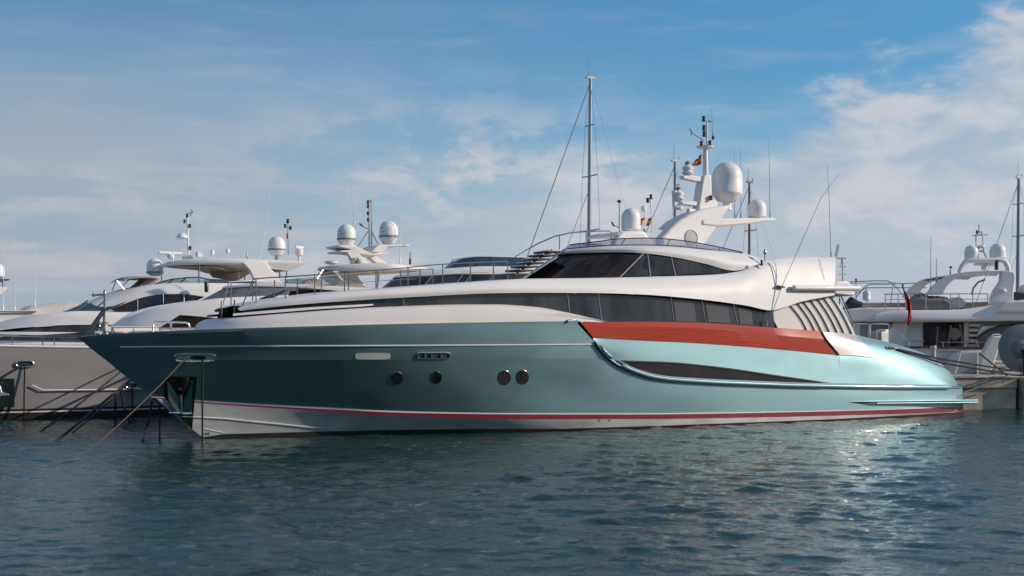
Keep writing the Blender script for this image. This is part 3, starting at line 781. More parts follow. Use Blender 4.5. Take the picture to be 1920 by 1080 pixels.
    m.grid([[lp(i, t, 3.0) for i in np.linspace(18, 59, 12)] for t in np.linspace(0, 1, 8)]); lv = m.build('louvre_backing', mat('louvre_shade_grey', (.34, .33, .315), .6), R)
    m = MB()
    edges = [(0, 19.5)] + [(23.2 + 5.6 * k, 25.8 + 5.6 * k) for k in range(6)] + [(56.6, 59)]
    for a, b in edges:
        steps = 10
        r0 = [[lp(i, t, 3.04) for t in np.linspace(0, 1, steps)] for i in (a, b)]
        r1 = [[lp(i, t, 2.97) for t in np.linspace(0, 1, steps)] for i in (a, b)]
        m.grid([r1[0], r0[0], r0[1], r1[1]])
    m.build('louvre_blades', 'white', R, angle=30)
    m = MB(); m.tube([lp(-.3, .0, 3.1), lp(-.3, .5, 3.1), lp(-.3, 1, 3.1)], .05, 6); m.build('screen_edge', 'rubber', R)
    m = MB(); c0, c1 = F.P(1487, 539.5, -3.38), F.P(1612, 540.5, -3.38)
    r = 5.2 * F.m(1550, -3.4)
    m.tube([c0, c0 + (c1 - c0) * .01, c0 + (c1 - c0) * .97, c0 + (c1 - c0) * 1.0, c0 + (c1 - c0) * 1.02], [r * .55, r, r, r * .8, r * .25], 16); m.build('awning_roller', 'white', R)
    m = MB(); m.slab(F, [(1566, 528), (1590, 527), (1597, 534), (1600, 548), (1606, 551), (1600, 555), (1566, 552)], -2.9, 2.9); m.build('aft_overhang', 'white', R, bevel=.06)
    m = MB(); m.tube([F.P(1577, 555, -2.7), F.P(1600, 606, -2.9)], .028, 8); m.tube([F.P(1573, 556, -2.75), F.P(1597, 606, -2.95)], .02, 8); m.tube([F.P(1574, 556, -1.2), F.P(1574, 600, -1.2)], .025, 8)
    m.each('overhang_strut', 'rail', R)
    # lockers and cockpit floor
    z1 = F.P(1540, 626, -2.8)[2]; s0, s1 = F.P(1455, 612, -2.8)[0], F.P(1605, 628, -2.8)[0]
    MB().box(((s0 + s1) / 2, 0, z1 - .3), (s1 - s0 - .05, 5.6, .1)).build('cockpit_sole', 'tread', R)
    MB().box((s0 + .1, 0, z1 + .75), (.12, 5.6, 1.7)).build('saloon_bulkhead', 'dark', R)
    # stern rails
    m = MB()
    def loop(pts, b, r=.022): m.tube([F.P(x, y, -b) for x, y in pts], r, 8)
    loop([(1600, 628), (1600, 609), (1602, 607.5), (1626, 607.5), (1629, 609), (1629, 632)], 2.3)
    loop([(1632, 632), (1632, 609), (1634, 607.5), (1664, 607.5), (1667, 609), (1667, 640)], 2.3)
    loop([(1644, 638), (1644, 620), (1647, 618), (1662, 618)], 1.9, .018)
    loop([(1670, 641), (1670, 620), (1673, 617.5), (1702, 640), (1704, 643), (1704, 652)], 2.3, .026)
    m.each('stern_rail', 'chrome', R)
    m = MB(); m.box(F.P(1650, 632, -1.6), (.5, .6, .45)); m.box(F.P(1655, 622, -1.6), (.3, .5, .2)); m.each('stern_locker', 'cream', R, bevel=.04)
    m = MB(); p = F.P(1671, 652, -3.0); m.tube([F.P(1661, 652.5, -3.07), F.P(1680, 653.8, -3.0)], .075, 8); m.build('stern_fairlead', 'chrome', R)
    m = MB(); m.tube([F.P(1664, 652.3, -3.1), F.P(1676, 653.2, -3.05)], .055, 8); m.build('fairlead_mouth', 'dark', R)
    # navigation light and little mast on the side
    m = MB(); c = F.P(1428, 503, -3.05); lamp(m, F.P(1428, 497.5, -2.98), .05, .20); m.build('side_light', 'lamp_black', R)
    m = MB(); m.slab(F, [(1421, 497), (1429, 499), (1432, 506), (1426, 506)], -3.05, -2.85); m.each('light_bracket', 'white', R)
    m = MB(); m.tube([F.P(1434, 490, -2.8), F.P(1434, 473, -2.8)], .022, 8); m.lathe([(.05, 0), (.07, .06), (.04, .14), (.02, .2)], F.P(1434, 477, -2.8), 10); m.build('horn_post', 'rail', R)
    m = MB(); m.tube([F.P(1567, 485.5, -2.0), F.P(1572, 459, -2.0)], [.06, .075], 12); m.tube([F.P(1566, 484, -2), F.P(1585, 484, -2)], .03, 8); m.tube([F.P(1579, 484, -2), F.P(1579, 527, -2)], .06, 10)
    for py in (485, 500, 514): m.tube([F.P(1572, py, -2), F.P(1586, py, -2)], .018, 6)
    m.build('chrome_exhaust_stack', 'chrome', R)
    m = MB(); m.tube([F.P(x, y, -b) for x, y, b in ((1440, 492.5, 2.97), (1449, 500, 3.08), (1454.5, 515, 3.2), (1455, 530, 3.25), (1453, 548, 3.29), (1449, 566, 3.325), (1447, 581, 3.355))], .016, 6); m.build('wing_seam', 'midgrey', R)
    m = MB(); m.tube([F.P(x, y, -b) for x, y, b in ((1536, 485.5, 2.89), (1541, 500, 3.07), (1545, 520, 3.19), (1546, 533, 3.22))], .007, 5); m.build('panel_joint', 'grey', R)
    m = MB(); m.box(F.P(1464, 537.5, -3.34), (.32, .12, .05), 0, .15); m.build('bracket_arm', 'rubber', R)
    whip(F, R, [(1438, 613), (1465, 540), (1515, 426), (1540, 370), (1572, 327)], -3.4, .014)
    whip(F, R, [(1558, 484), (1556, 420), (1554, 360), (1551, 308)], -1.4, .014)
    # foredeck fittings
    m = MB()
    near = [(475, 523), (500, 521), (560, 517.5), (640, 511.5), (700, 507.5), (760, 502), (815, 496.5), (870, 493), (915, 491), (952, 490)]
    bn = lambda x: float(np.interp(x, [450, 560, 700, 920, 1000], [1.0, 1.62, 2.2, 2.64, 2.7]))
    tops = [F.P(x, y, -bn(x)) for x, y in near]
    for sg in (1, -1):
        S = np.array([1, sg, 1])
        tt = [p * S for p in tops]
        st_ = F.P(453, 576, -.95) * S
        m.tube([st_, tt[0] + (st_ - tt[0]) * .15] + tt, .019, 6)
        mid_ = [p - np.array([0, 0, .34]) for p in tt]
        m.tube(mid_[1:-1], .008, 5)
    m.build('deck_rail', 'rail', R)
    for px in (480, 535, 590, 646, 705, 765, 830, 882, 925, 952):
        for sg in (1, -1):
            b = bn(px); py = float(pchip([a for a, _ in near], [c for _, c in near], np.array([px]))[0])
            yb = float(pchip([q[0] for q in B1], [q[1] for q in B1], np.array([px + 2.0]))[0])
            a_, c_ = F.P(px, py, -b), F.P(px, yb, -b)
            m = MB(); S = np.array([1, sg, 1]); m.tube([a_ * S, np.array([a_[0], a_[1] * sg, c_[2] - .05])], .019, 6)
            m.build('stanchion', 'rail', R)
    # forward stair to the flybridge
    for k, (px, py) in enumerate(((951, 515), (961, 508), (971, 501), (982, 494), (993, 487), (1004, 480), (1014, 473.5))):
        a = F.P(px + 12, py, 0); m = MB(); m.box(a, (.52, 1.05, .055)); st_ = m.build('stair_tread', 'tread', R)
        m = MB(); m.box(a + np.array([-.25, 0, .035]), (.05, 1.05, .03)); m.build('tread_nosing', 'white', st_)
    m = MB(); m.tube([F.P(977, 524, -.6), F.P(1060, 468, -.6)], .035, 6); m.tube([F.P(957, 520, .6), F.P(1035, 468, .6)], .035, 6); m.each('stair_stringer', 'steel', R)
    m = MB(); m.tube([F.P(x, y, -.62) for x, y in ((966, 482), (985, 470), (1010, 456), (1040, 443), (1070, 436.5), (1100, 434), (1143, 433), (1146, 435), (1146, 449))], .024, 8)
    for px, y0, y1 in ((1049, 441, 470), (1099, 434, 462)): m.tube([F.P(px, y0, -.62), F.P(px, y1, -.62)], .02, 6)
    m.build('stair_handrail', 'rail', R)
    # bow: folded dark gangway arm, jackstaff, windlass, cleats, low chrome rail
    m = MB(); m.slab(F, [(163, 624), (170, 626), (199, 583), (201, 577), (196, 579)], -.22, .05); m.build('bow_arm', 'rubber', R)
    m = MB(); m.tube([F.P(195, 624, 0), F.P(196.5, 549, 0)], [.045, .03], 8); m.lathe([(.05, -.02), (.05, .06), (.02, .1)], F.P(196.5, 550, 0), 8); m.build('jackstaff', 'rail', R)
    m = MB()
    for px, py, r in ((197, 622, .13), (185, 621, .1)):
        c = F.P(px, py, -.1); m.lathe([(r, -.1), (r, .02), (r * .6, .06), (r * .7, .2), (r, .24), (r * .5, .29)], c, 14)
    m.box(F.P(190, 623, -.1), (.35, .2, .08)); m.build('windlass', 'chrome', R, bevel=.01)
    m = MB()
    m.tube([F.P(x, y, -.75) for x, y in ((287, 622), (287, 609), (289, 605.5), (293, 604), (320, 604), (347, 604.5), (352, 606), (355, 610), (356, 620))], .03, 8)
    m.tube([F.P(320, 604, -.75), F.P(321.5, 621, -.75)], .03, 8); m.build('bow_rail_hoop', 'chrome', R)
    m = MB()
    for sg in (1, -1):
        S = np.array([1, sg, 1])
        m.tube([F.P(x, y, -b) * S for x, y, b in ((182, 613, .12), (210, 614, .35), (250, 614, .65), (300, 614.5, 1.0), (372, 615, 1.4))], .014, 6)
        for x, b, y1 in ((182, .12, 625), (210, .35, 625), (250, .65, 623), (300, 1.0, 620), (340, 1.25, 618)): m.tube([F.P(x, 614, -b) * S, F.P(x, y1, -b) * S], .014, 6)
    m.build('bow_rail', 'rail', R)
    m = MB(); m.box(F.P(240, 618, .1), (1.6, .9, .18)); m.build('deck_locker', 'cream', R, bevel=.04)
    m = MB()
    for px, y1, y0 in ((415.5, 565, 603), (440, 562, 598)): m.tube([F.P(px, y0, -.8), F.P(px, y1, -.8)], .03, 8)
    m.each('deck_post', 'rail', R)
    # ---------------------------------------------- flybridge mast
    m = MB()
    outl = [(1240, 446), (1258, 427), (1276, 411.5), (1300, 399), (1321, 391), (1345, 387), (1371, 384), (1366, 393), (1359, 402), (1344, 426), (1330, 447), (1319, 464), (1243, 462)]
    m.slab(F, outl, -.9, -.45); m.slab(F, outl, .45, .9)
    m.slab(F, [(1258, 427), (1276, 411.5), (1300, 399), (1321, 391), (1345, 387), (1371, 384), (1366, 393), (1359, 402), (1348, 410), (1310, 413), (1275, 430)], -.46, .46)
    ar = m.build('radar_arch', 'white', R, bevel=.09)
    m = MB(); c = F.P(1296, 446, -.905); r = 15 * F.m(1296, -.9)
    m.lathe([(r * 1.04, .01), (r * 1.04, -.02), (r * .96, -.03), (r * .94, -.012), (r * .5, -.016), (.01, -.02)], c, 32, 'y'); m.build('arch_hatch', 'midgrey', ar)
    m = MB(); m.slab(F, [(1318, 412), (1345, 409.5), (1400, 408.5), (1450, 408), (1457, 410.5), (1453, 414), (1400, 420), (1348, 424), (1318, 421)], -.95, .95); m.build('antenna_platform', 'white', ar, bevel=.05)
    m = MB()
    m.slab(F, [(1309, 402), (1311, 385), (1316, 350), (1320, 329), (1334, 327), (1336, 372), (1346, 378), (1346, 392), (1330, 396)], -.22, .22); m.build('mast_column', 'white', ar, bevel=.06)
    m = MB(); m.tube([F.P(1323, 332, 0), F.P(1322.5, 275, 0)], [.11, .095], 14)
    c = F.P(1321.5, 276, 0); m.lathe([(.2, -.06), (.33, -.02), (.34, .03), (.1, .05)], c, 20); m.tube([F.P(1325.5, 275, 0), F.P(1325.5, 226, 0)], .035, 8)
    m.build('signal_pole', 'white', ar)
    m = MB()
    for px, py in ((1315, 273.5), (1331, 272.5)): lamp(m, F.P(px, py, -.12), .07, .19)
    lamp(m, F.P(1333, 375.5, -.3), .07, .19); m.each('red_lamp', 'lamp_red', ar)
    m = MB()
    for px, py, h in ((1319.5, 228, .21), (1320, 244.5, .2), (1320.5, 256.5, .22)): lamp(m, F.P(px, py, -.02), .075, h)
    m.tube([F.P(1337, 262, 0), F.P(1337, 255, 0)], .05, 8); m.box(F.P(1330.5, 227.5, 0), (.12, .06, .06)); m.each('signal_lamp', 'lamp_black', ar)
    m = MB(); m.tube([F.P(1320, 263.5, 0), F.P(1304, 254, 0), F.P(1296, 247.5, 0)], .014, 6); m.tube([F.P(1293, 241, 0), F.P(1296.5, 247.5, 0), F.P(1295.5, 254, 0)], .018, 6); m.build('wind_vane', 'lamp_black', ar)
    whip(F, ar, [(1336.5, 261), (1335, 230), (1334.5, 204)], 0, .016)
    radome(F, ar, 1363.5, 303.5, 378, 58, 0.0, cone=.17, label='large white satellite dome')
    m = MB(); m.lathe([(.2, -.35), (.16, -.2), (.22, .02)], F.P(1363.5, 377, 0), 14); m.build('dome_pedestal', 'white', ar)
    radome(F, ar, 1419.5, 373.5, 409, 35, -.2, cone=.06, label='small white satellite dome')
    def radar_arm(pts, yy): m.slab(F, pts, -.14, .14)
    m = MB(); radar_arm([(1281, 329), (1298, 328.5), (1319, 332), (1319, 341), (1305, 340), (1282, 335)], 0); radar_arm([(1278, 377), (1300, 377), (1313, 378), (1313, 387), (1280, 383)], 0); m.each('radar_bracket', 'white', ar, bevel=.03)
    for (cx, cy, s_) in ((1289.5, 329, 1.0), (1272, 377, .95)):
        c = F.P(cx, cy, -.02)
        m = MB(); m.lathe([(.13, -.02), (.16, .03), (.22, .06), (.23, .12), (.17, .15), (.17, .2), (.22, .23), (.22, .31), (.14, .37), (.09, .40), (.08, .44)], c, 20); m.cur = 1; m.lathe([(.05, .42), (.115 * s_, .44), (.115 * s_, .50), (.05, .55)], c, 14); m.build('radar_unit', ['radome', 'grey'], ar)
    m = MB(); m.lathe([(.07, -.3), (.09, .3)], F.P(1264, 372, -.02), 10); m.lathe([(.16, -.03), (.16, .05)], F.P(1273, 391.5, -.02), 12); m.lathe([(.12, -.02), (.12, .06)], F.P(1265, 363, 0), 12); m.each('sensor_cluster', 'radome', ar)
    m = MB(); c = F.P(1290, 395.5, -.3); m.tube([c, c + np.array([.32, 0, 0])], [.11, .09], 12); m.tube([c + np.array([.32, 0, 0]), c + np.array([.4, 0, 0])], .05, 8); m.build('search_horn', 'cream', ar)
    for pts in (((1443.5, 408), (1443, 340), (1441.5, 266)), ):
        whip(F, ar, pts, -.4, .015)
    for px, t in ((1377.5, 278), (1389, 280)): whip(F, ar, [(px, 410), (px - .3, 340), (px - .8, t)], .5, .013)
    return R, hit, tall, ar
RM, hit_main, tall_main, ARCH = main_yacht()

def flag(name_, label, F, pts_fn, mats, bands, par=None):
    m = MB()
    for k, (v0, v1) in enumerate(bands):
        m.cur = k % 2
        m.grid([[pts_fn(u, v) for u in np.linspace(0, 1, 12)] for v in np.linspace(v0, v1, 5)])
    o = m.build(name_, mats); place(o, F); thing(o, label, 'flag'); 
    so_ = o.modifiers.new('cloth', 'SOLIDIFY'); so_.thickness = .008
    return o
def pf(u, v):
    a, b, c = FM.P(1315.5, 289, .0), FM.P(1314.5, 309.5, .0), FM.P(1295, 310.5, .25)
    p = a * (1 - v) + b * v
    q = p + (c + np.array([0, 0, .05 * (1 - v)]) - p) * u * (.55 + .45 * v)
    return q + np.array([0, .05 * math.sin(6 * u), .02 * math.sin(5 * u + 2)])
flag('courtesy_flag', 'small red and yellow flag flying beside the tall signal mast of the teal yacht', FM, pf, ['flag_red', 'flag_yellow'], ((0, .3), (.3, .7), (.7, 1)))
# ------------------------------------------------------------------ neighbouring yachts
def nz(F, pts, bmax, c=.5, px0=None, tail=0.0):
    """half-breadths for a line whose nose is rounded in plan like a parabola"""
    px0 = pts[0][0] if px0 is None else px0
    out = []; last = pts[-1][0]
    for x, y in pts:
        d = max(0, x - px0) * F.Y(F.P(x, HOR, 0)) / FPX
        A_ = c * F.c
        b = (-F.s + math.sqrt(F.s ** 2 + 4 * A_ * d)) / (2 * A_)
        b = bmax * (1 - math.exp(-(b / bmax) - .5 * (b / bmax) ** 3))
        if tail: b *= 1 - tail * max(0.0, (x - px0) / (last - px0) - .6) ** 2 / .16
        out.append((x, y, b))
    return out
def dense(pts, n=14):
    r = resample([(a, b, 0) for a, b in pts], n); return [(x, y) for x, y, _ in r]
def body(F, par, name, mats, lines_, bmax, c=.5, n=60, rows=1, close=True, inset=None, cap1=True, camber=0.0, px0=None, angle=40, tail=0.0):
    """lofted part through photo-traced lines; lines_ = [(pts, extra half-breadth)] from bottom to top"""
    cv = [nz(F, dense(p, 40), bmax + db, c, px0, tail) for p, db in lines_]
    m = MB(); m.skin(F, cv, n, rows=rows, close=close, cap1=cap1, camber=camber)
    return m.build(name, mats, par, angle=angle)
def hull_gen(par, s0, s1, B, zb, za, top, boot=.42, rake=2.6, boot_mats=('black', 'stripe_white', 'black'), full=.40, flare=.86, rail=True, deck='white'):
    n = 70; T = np.linspace(0, 1, n)
    def prof(t, p): return 1 - np.clip(1 - t / full, 0, 1) ** p
    zs = lambda t: zb + (za - zb) * np.clip(t * 1.3, 0, 1)
    def row(f, zlev=None, k=1.0):
        ss = s0 - rake * f; s = ss + (s1 - ss) * T
        b = B * (flare + (1 - flare) * f) * prof(T, 1.7 + .6 * f) * k * (1 - .10 * np.clip((T - .75) / .25, 0, 1) ** 2)
        z = zs(T) * f if zlev is None else np.full(n, zlev)
        return LocalLine(np.stack([s, -b, z], 1))
    F = FM
    def rz(z): return row(z / zb, z)
    MB().skin(F, [row(0, -.7, .5), row(0, 0), rz(boot * .66)], n, close=False, closebot=True, cap1=True).build('antifouling', boot_mats[0], par)
    MB().skin(F, [rz(boot * .66), rz(boot * .78)], n, close=False, cap1=True).build('waterline_stripe', boot_mats[1], par)
    MB().skin(F, [rz(boot * .78), rz(boot)], n, close=False, cap1=True).build('boot_top', boot_mats[2], par)
    MB().skin(F, [rz(boot), row(.35), row(.6), row(.8), row(1)], n, close=False, cap1=True).build('hull', top, par)
    inn = row(1).p.copy(); inn[:, 1] *= .97; inn[:, 2] -= .02
    MB().skin(F, [row(1), LocalLine(inn)], n, close=True, camber=.03).build('deck', deck, par)
    return row
def rails(F, par, pts_b, h, r=.018, name='deck_rail', mid=True, every=1, mats='rail', both=True, post='stanchion'):
    """local points along the deck edge; rail h above"""
    m = MB()
    for sg in ((1, -1) if both else (1,)):
        S = np.array([1, sg, 1])
        m.tube([p * S + np.array([0, 0, h]) for p in pts_b], r, 6)
        if mid: m.tube([p * S + np.array([0, 0, h * .5]) for p in pts_b], r * .6, 5)
        for p in pts_b[::every]: m.tube([p * S, p * S + np.array([0, 0, h])], r, 6)
    m.build(name, mats, par)
def tubes(F, par, name, mats, segs, r, seg=8, sep=None):
    m = MB()
    for s_ in segs: m.tube([F.P(a, b, y) for a, b, y in s_], r, seg)
    return (m.each if name in ('hardtop_pole', 'hardtop_strut', 'pole_brace', 'wiper', 'mullion', 'screen_divider', 'signal_mast', 'awning_hoop') else m.build)(name, mats, par)
def lamps_on(F, par, lst, y, mats='lamp_black', name='signal_lamp'):
    for px, py, wpx, hpx in lst:
        sc = F.m(px, y); m = MB(); lamp(m, F.P(px, py + hpx / 2, y), wpx / 2 * sc, hpx * sc); m.build(name, mats, par)
def open_radar(F, par, px, py, wpx, y, ang=0.0, ped=8, name='radar_scanner'):
    sc = F.m(px, y); c = F.P(px, py, y)
    m = MB()
    if ped > 15: m.lathe([(.07, -ped * sc), (.07, -.42), (.19, -.40), (.21, -.33), (.21, -.12), (.12, -.06), (.06, 0)], c, 18)
    else: m.lathe([(.09, -ped * sc), (.16, -ped * sc * .8), (.17, -ped * sc * .35), (.08, -ped * sc * .15), (.06, 0)], c, 16)
    d = np.array([math.cos(ang), math.sin(ang), .0]) * wpx / 2 * sc
    m.tube([c - d, c - d * .98, c + d * .98, c + d], [.03, .075, .075, .03], 10)
    return m.build(name, 'radome', par)

# ---- D: the white yacht right beside the teal one
def yacht_d():
    F = side_frame(8.4)
    R = root('motor_yacht', 'white motor yacht with dark wraparound wheelhouse windows, seen just above the teal yacht rail', 'yacht', F, group='motor yachts moored side by side')
    hull_gen(R, 4.5, 32.0, 3.1, 2.75, 2.2, 'white')
    body(F, R, 'deckhouse', 'white', [([(560, 618), (600, 612), (1500, 640)], 0), ([(585, 585), (640, 575), (1480, 585)], -.1), ([(640, 556), (700, 544), (760, 541), (1450, 545)], -.25)], 2.75, .6)
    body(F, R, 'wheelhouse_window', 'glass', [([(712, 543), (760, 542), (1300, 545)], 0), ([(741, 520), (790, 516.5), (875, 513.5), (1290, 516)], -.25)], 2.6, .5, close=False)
    m = MB()
    for px in (790, 846, 862, 905):
        a = nz(F, [(712, 543), (px, 542)], 2.61, .5)[-1]; b_ = nz(F, [(741, 520), (px + 22, 515.5)], 2.36, .5)[-1]
        m.tube([F.P(a[0], a[1], -a[2]), F.P(b_[0], b_[1], -b_[2])], .03, 6)
    m.each('window_post', 'steel', R)
    body(F, R, 'wheelhouse_roof', 'white', [([(736, 521), (790, 517), (875, 514), (1300, 516)], 0.05), ([(745, 517), (790, 510), (835, 505.5), (920, 502), (1290, 504)], 0), ([(765, 513.5), (835, 503.5), (920, 499), (1280, 500)], -.4)], 2.4, .5, rows=3)
    body(F, R, 'windscreen', 'glass_blue', [([(834, 504), (900, 500.5), (992, 498)], 0), ([(852, 491), (872, 484), (905, 481), (985, 482.5)], -.2)], 2.0, .5, close=False)
    body(F, R, 'windscreen_cap', 'white', [([(850, 491.5), (871, 484.5), (905, 481.3), (988, 483)], .02), ([(853, 489.5), (873, 482.3), (905, 479.3), (986, 481)], 0), ([(860, 489), (880, 482), (905, 479), (984, 481)], -.3)], 1.85, .5)
    tubes(F, R, 'screen_divider', 'rubber', [[(884, 499, -1.5), (897, 482.5, -1.35)], [(955, 498, -1.9), (972, 483, -1.8)]], .02)
    # arch with dome behind the teal yacht's windscreen
    m = MB(); m.slab(F, [(1148, 470), (1156, 447), (1168, 434), (1206, 434), (1219, 446), (1232, 470)], -1.3, -.9); m.slab(F, [(1148, 470), (1156, 447), (1168, 434), (1206, 434), (1219, 446), (1232, 470)], .9, 1.3); m.slab(F, [(1154, 441), (1168, 433), (1206, 433), (1219, 441)], -1.25, 1.25)
    ar = m.build('radar_arch', 'white', R, bevel=.08)
    radome(F, ar, 1183, 390, 435, 36.5, 0, cone=.08, label='tall white satellite dome')
    tubes(F, ar, 'sensor_pole', 'rail', [[(1161, 441, .3), (1161, 378, .3)], [(1148, 421, .3), (1161, 427, .3)]], .022)
    m = MB(); m.lathe([(.02, 0), (.11, .06), (.11, .10), (.02, .16)], F.P(1161, 381, .3), 10); m.build('antenna_head', 'lamp_black', ar)
    m = MB(); m.tube([F.P(1147, 416, .3), F.P(1151, 424, .3)], .04, 6); m.build('wind_vane', 'lamp_black', ar)
    tubes(F, ar, 'lamp_frame', 'white', [[(1205, 438, 0), (1210, 415, 0), (1207, 390, 0)], [(1223, 440, 0), (1222, 405, 0), (1219, 372, 0)], [(1209, 407, 0), (1222, 405, 0)]], .03)
    m = MB(); m.lathe([(.13, 0), (.14, .05), (.14, .22), (.1, .26)], F.P(1207, 397, 0), 14); m.build('radar_unit', 'radome', ar)
    lamps_on(F, ar, [(1214.5, 375.5, 7, 9), (1220.5, 369, 6, 9)], 0)
    lamps_on(F, ar, [(1208, 432, 6, 5)], 0, 'grey', 'deck_lamp')
    return F
FD = yacht_d()
for k, px in enumerate((1203, 1217)):
    def ff(u, v, px=px):
        a, b = FD.P(px + 2.0, 410, 0), FD.P(px - 2.5, 424, 0); p = a * (1 - v) + b * v
        return p + np.array([.07 * (u - .5) * (1 - .3 * v) * 2, .08 * math.sin(5 * u + v), .05 * u])
    flag('courtesy_flag', ('limp orange and red flag nearest the tall white dome with the thin pole', 'limp orange and red flag on the pole topped by the highest black lamp')[k], FD, ff, ['flag_red', 'flag_yellow'], ((0, .3), (.3, .7), (.7, 1)))

# ---- C: grey hulled yacht with twin domes on its arch
def yacht_c():
    F = side_frame(15.75)
    R = root('motor_yacht', 'grey hulled motor yacht with twin satellite domes above its oval hardtop', 'yacht', F, group='motor yachts moored side by side')
    row = hull_gen(R, -13.5, 23.5, 3.35, 3.05, 2.5, mat('grey_hull_paint', (.275, .265, .26), .38, coat=.35, var=(.35, .10, (1, 1, 4)), bump=(.5, .03)), full=.33, flare=.93)
    m = MB(); e = row(1).p; S = np.array([1, -1, 1])
    for sg in (1, -1): m.tube([p * np.array([1, sg, 1]) for p in e[::2]], .045, 6)
    m.build('gunwale', 'white', R)
    e2 = e.copy(); e2[:, 1] += .12
    rails(F, R, [p for p in e2[3:46:3]], .42, .022)
    body(F, R, 'coachroof', 'white', [([(203, 622), (300, 622), (800, 628)], .25), ([(206, 613), (247, 607), (300, 604), (800, 610)], .2), ([(228, 600), (262, 586), (310, 575), (365, 568), (420, 562), (800, 552)], -.1), ([(260, 592), (300, 578), (365, 567), (420, 560), (800, 550)], -.6)], 2.6, .45, rows=3)
    body(F, R, 'saloon_side', 'cream', [([(330, 625), (400, 622), (860, 625)], 0), ([(380, 570), (440, 566), (520, 561), (700, 545), (850, 545)], -.05)], 2.66, .5)
    # side windows
    def pane(name, poly, b, mats='glass', off=.03):
        m = MB(); m.slab(F, poly, -(b + off), -(b + off) + .02); return m.build(name, mats, R)
    pane('side_window', [(300, 614), (337, 590.5), (372, 593), (412, 597), (390, 614)], 2.66, 'glass_brown', .05)
    pane('side_window', [(484, 560), (533, 543.5), (541, 544), (506, 562)], 2.66, 'glass', .06)
    pane('side_window', [(541, 554), (545, 545), (575, 547), (592, 550), (560, 557)], 2.66, 'glass_brown', .06)
    # windscreen
    W0 = nz(F, dense([(366, 569), (440, 568), (480, 562), (545, 552)], 30), 2.55, .5); W1 = nz(F, dense([(424, 538), (475, 535.5), (520, 537), (560, 540)], 30), 2.35, .5)
    g = MB().skin(F, [W0, W1], 50, close=False).build('windscreen', mat('grey_sunscreen_cover', (.17, .175, .19), .5, var=(2, .1)), R)
    l0, l1 = lines(F, [W0, W1], 50)
    m = MB()
    for i in (10, 24): m.tube([l0[i] + np.array([-.03, -.05, .04]), l0[i] * .35 + l1[i + 5] * .65 + np.array([-.03, -.05, .04])], .02, 6)
    m.each('wiper', 'rubber', g)
    body(F, R, 'flybridge_coaming', 'cream', [([(416, 541), (480, 537), (540, 538), (700, 549), (860, 549)], .05), ([(420, 537), (480, 532.5), (540, 533), (700, 541), (860, 542)], .1), ([(435, 535), (490, 531), (540, 532), (700, 539), (850, 540)], -.3)], 2.45, .5, rows=2)
    body(F, R, 'fly_windscreen', 'aqua', [([(528, 535), (560, 537), (600, 538), (660, 540)], 0), ([(540, 521), (575, 519.5), (610, 520), (655, 527)], -.1)], 1.9, .5, close=False)
    body(F, R, 'hardtop', 'cream', [([(600, 506), (640, 508.5), (720, 510), (790, 508)], -.25), ([(596, 504), (640, 504.5), (720, 505), (802, 504)], .1), ([(600, 500.5), (640, 496.5), (720, 494.5), (800, 501.5)], 0), ([(612, 499.5), (650, 495.5), (720, 493.5), (790, 500)], -.4)], 2.2, .45, rows=3, tail=.5, angle=60)
    body(F, R, 'headliner', 'beige', [([(604, 507), (640, 509.3), (720, 511), (785, 509.5)], -.3), ([(606, 506.5), (640, 508.8), (720, 510.5), (783, 509)], -.6)], 2.1, .45, tail=.5)
    m = MB(); m.slab(F, [(623, 508), (668, 508), (675, 524), (640, 527)], -.9, .9); m.slab(F, [(640, 524), (672, 520), (694, 545), (660, 545)], -.9, .9); m.build('hardtop_pylon', 'beige', R, bevel=.05)
    tubes(F, R, 'hardtop_strut', 'steel', [[(605, 506, -1.3), (594, 523, -1.5)], [(713, 508, -1.8), (707, 540, -1.9)], [(743, 506, -1.9), (757, 516, -2.0)]], .045)
    # arch: two raked legs, a low shelf and a high shelf
    m = MB()
    m.slab(F, [(650, 470), (668, 470), (692, 494), (662, 494)], -1.0, -.75); m.slab(F, [(680, 472), (700, 478), (728, 494), (706, 494)], .1, .45)
    m.slab(F, [(635, 459), (667, 461), (690, 472), (700, 475), (720, 474), (722, 477), (700, 479), (680, 477), (664, 474), (640, 473), (636, 470), (660, 468), (636, 463)], -1.0, .5)
    m.slab(F, [(695, 473), (707, 461), (712, 459), (756, 458), (757, 461), (728, 462.5), (720, 474)], -1.0, .5)
    ar = m.build('radar_arch', 'cream', R, bevel=.04)
    m = MB(); m.lathe([(.30, -.05), (.32, .02), (.22, .05)], F.P(755, 460, -.25), 14); m.build('shelf_end', 'white', ar)
    radome(F, ar, 649.5, 420, 461, 35, -.3, cone=.24, band=True, logo=True, label='white satellite dome on the lower shelf of the arch')
    m = MB(); m.lathe([(.22, -.28), (.3, -.1), (.2, .05)], F.P(658, 462, -.3), 14); m.build('dome_pedestal', 'cream', ar)
    radome(F, ar, 728.5, 414, 457.5, 36, -.25, cone=.26, band=True, logo=True, label='white satellite dome on the upper shelf of the arch')
    tubes(F, ar, 'signal_pole', 'steel', [[(692, 472, 0), (692, 377, 0)], [(696.5, 472, 0), (696.5, 377, 0)], [(692, 377, 0), (696.5, 377, 0)]], .04)
    tubes(F, ar, 'pole_brace', 'steel', [[(690, 434, 0), (667, 468, -.2)], [(697, 434, 0), (709, 459, -.2)]], .028)
    for py, mt in ((379, 'lamp_black'), (387, 'lamp_red'), (400, 'lamp_black'), (412, 'lamp_red')):
        lamps_on(F, ar, [(690, py, 5, 7)], -.05, mt)
    m = MB(); m.tube([F.P(690, 429, 0), F.P(681, 425.5, 0), F.P(675, 420, 0)], .018, 6); m.tube([F.P(674, 419, 0), F.P(680, 424.5, 0)], .04, 6); m.build('wind_vane', 'lamp_black', ar)
    m = MB()
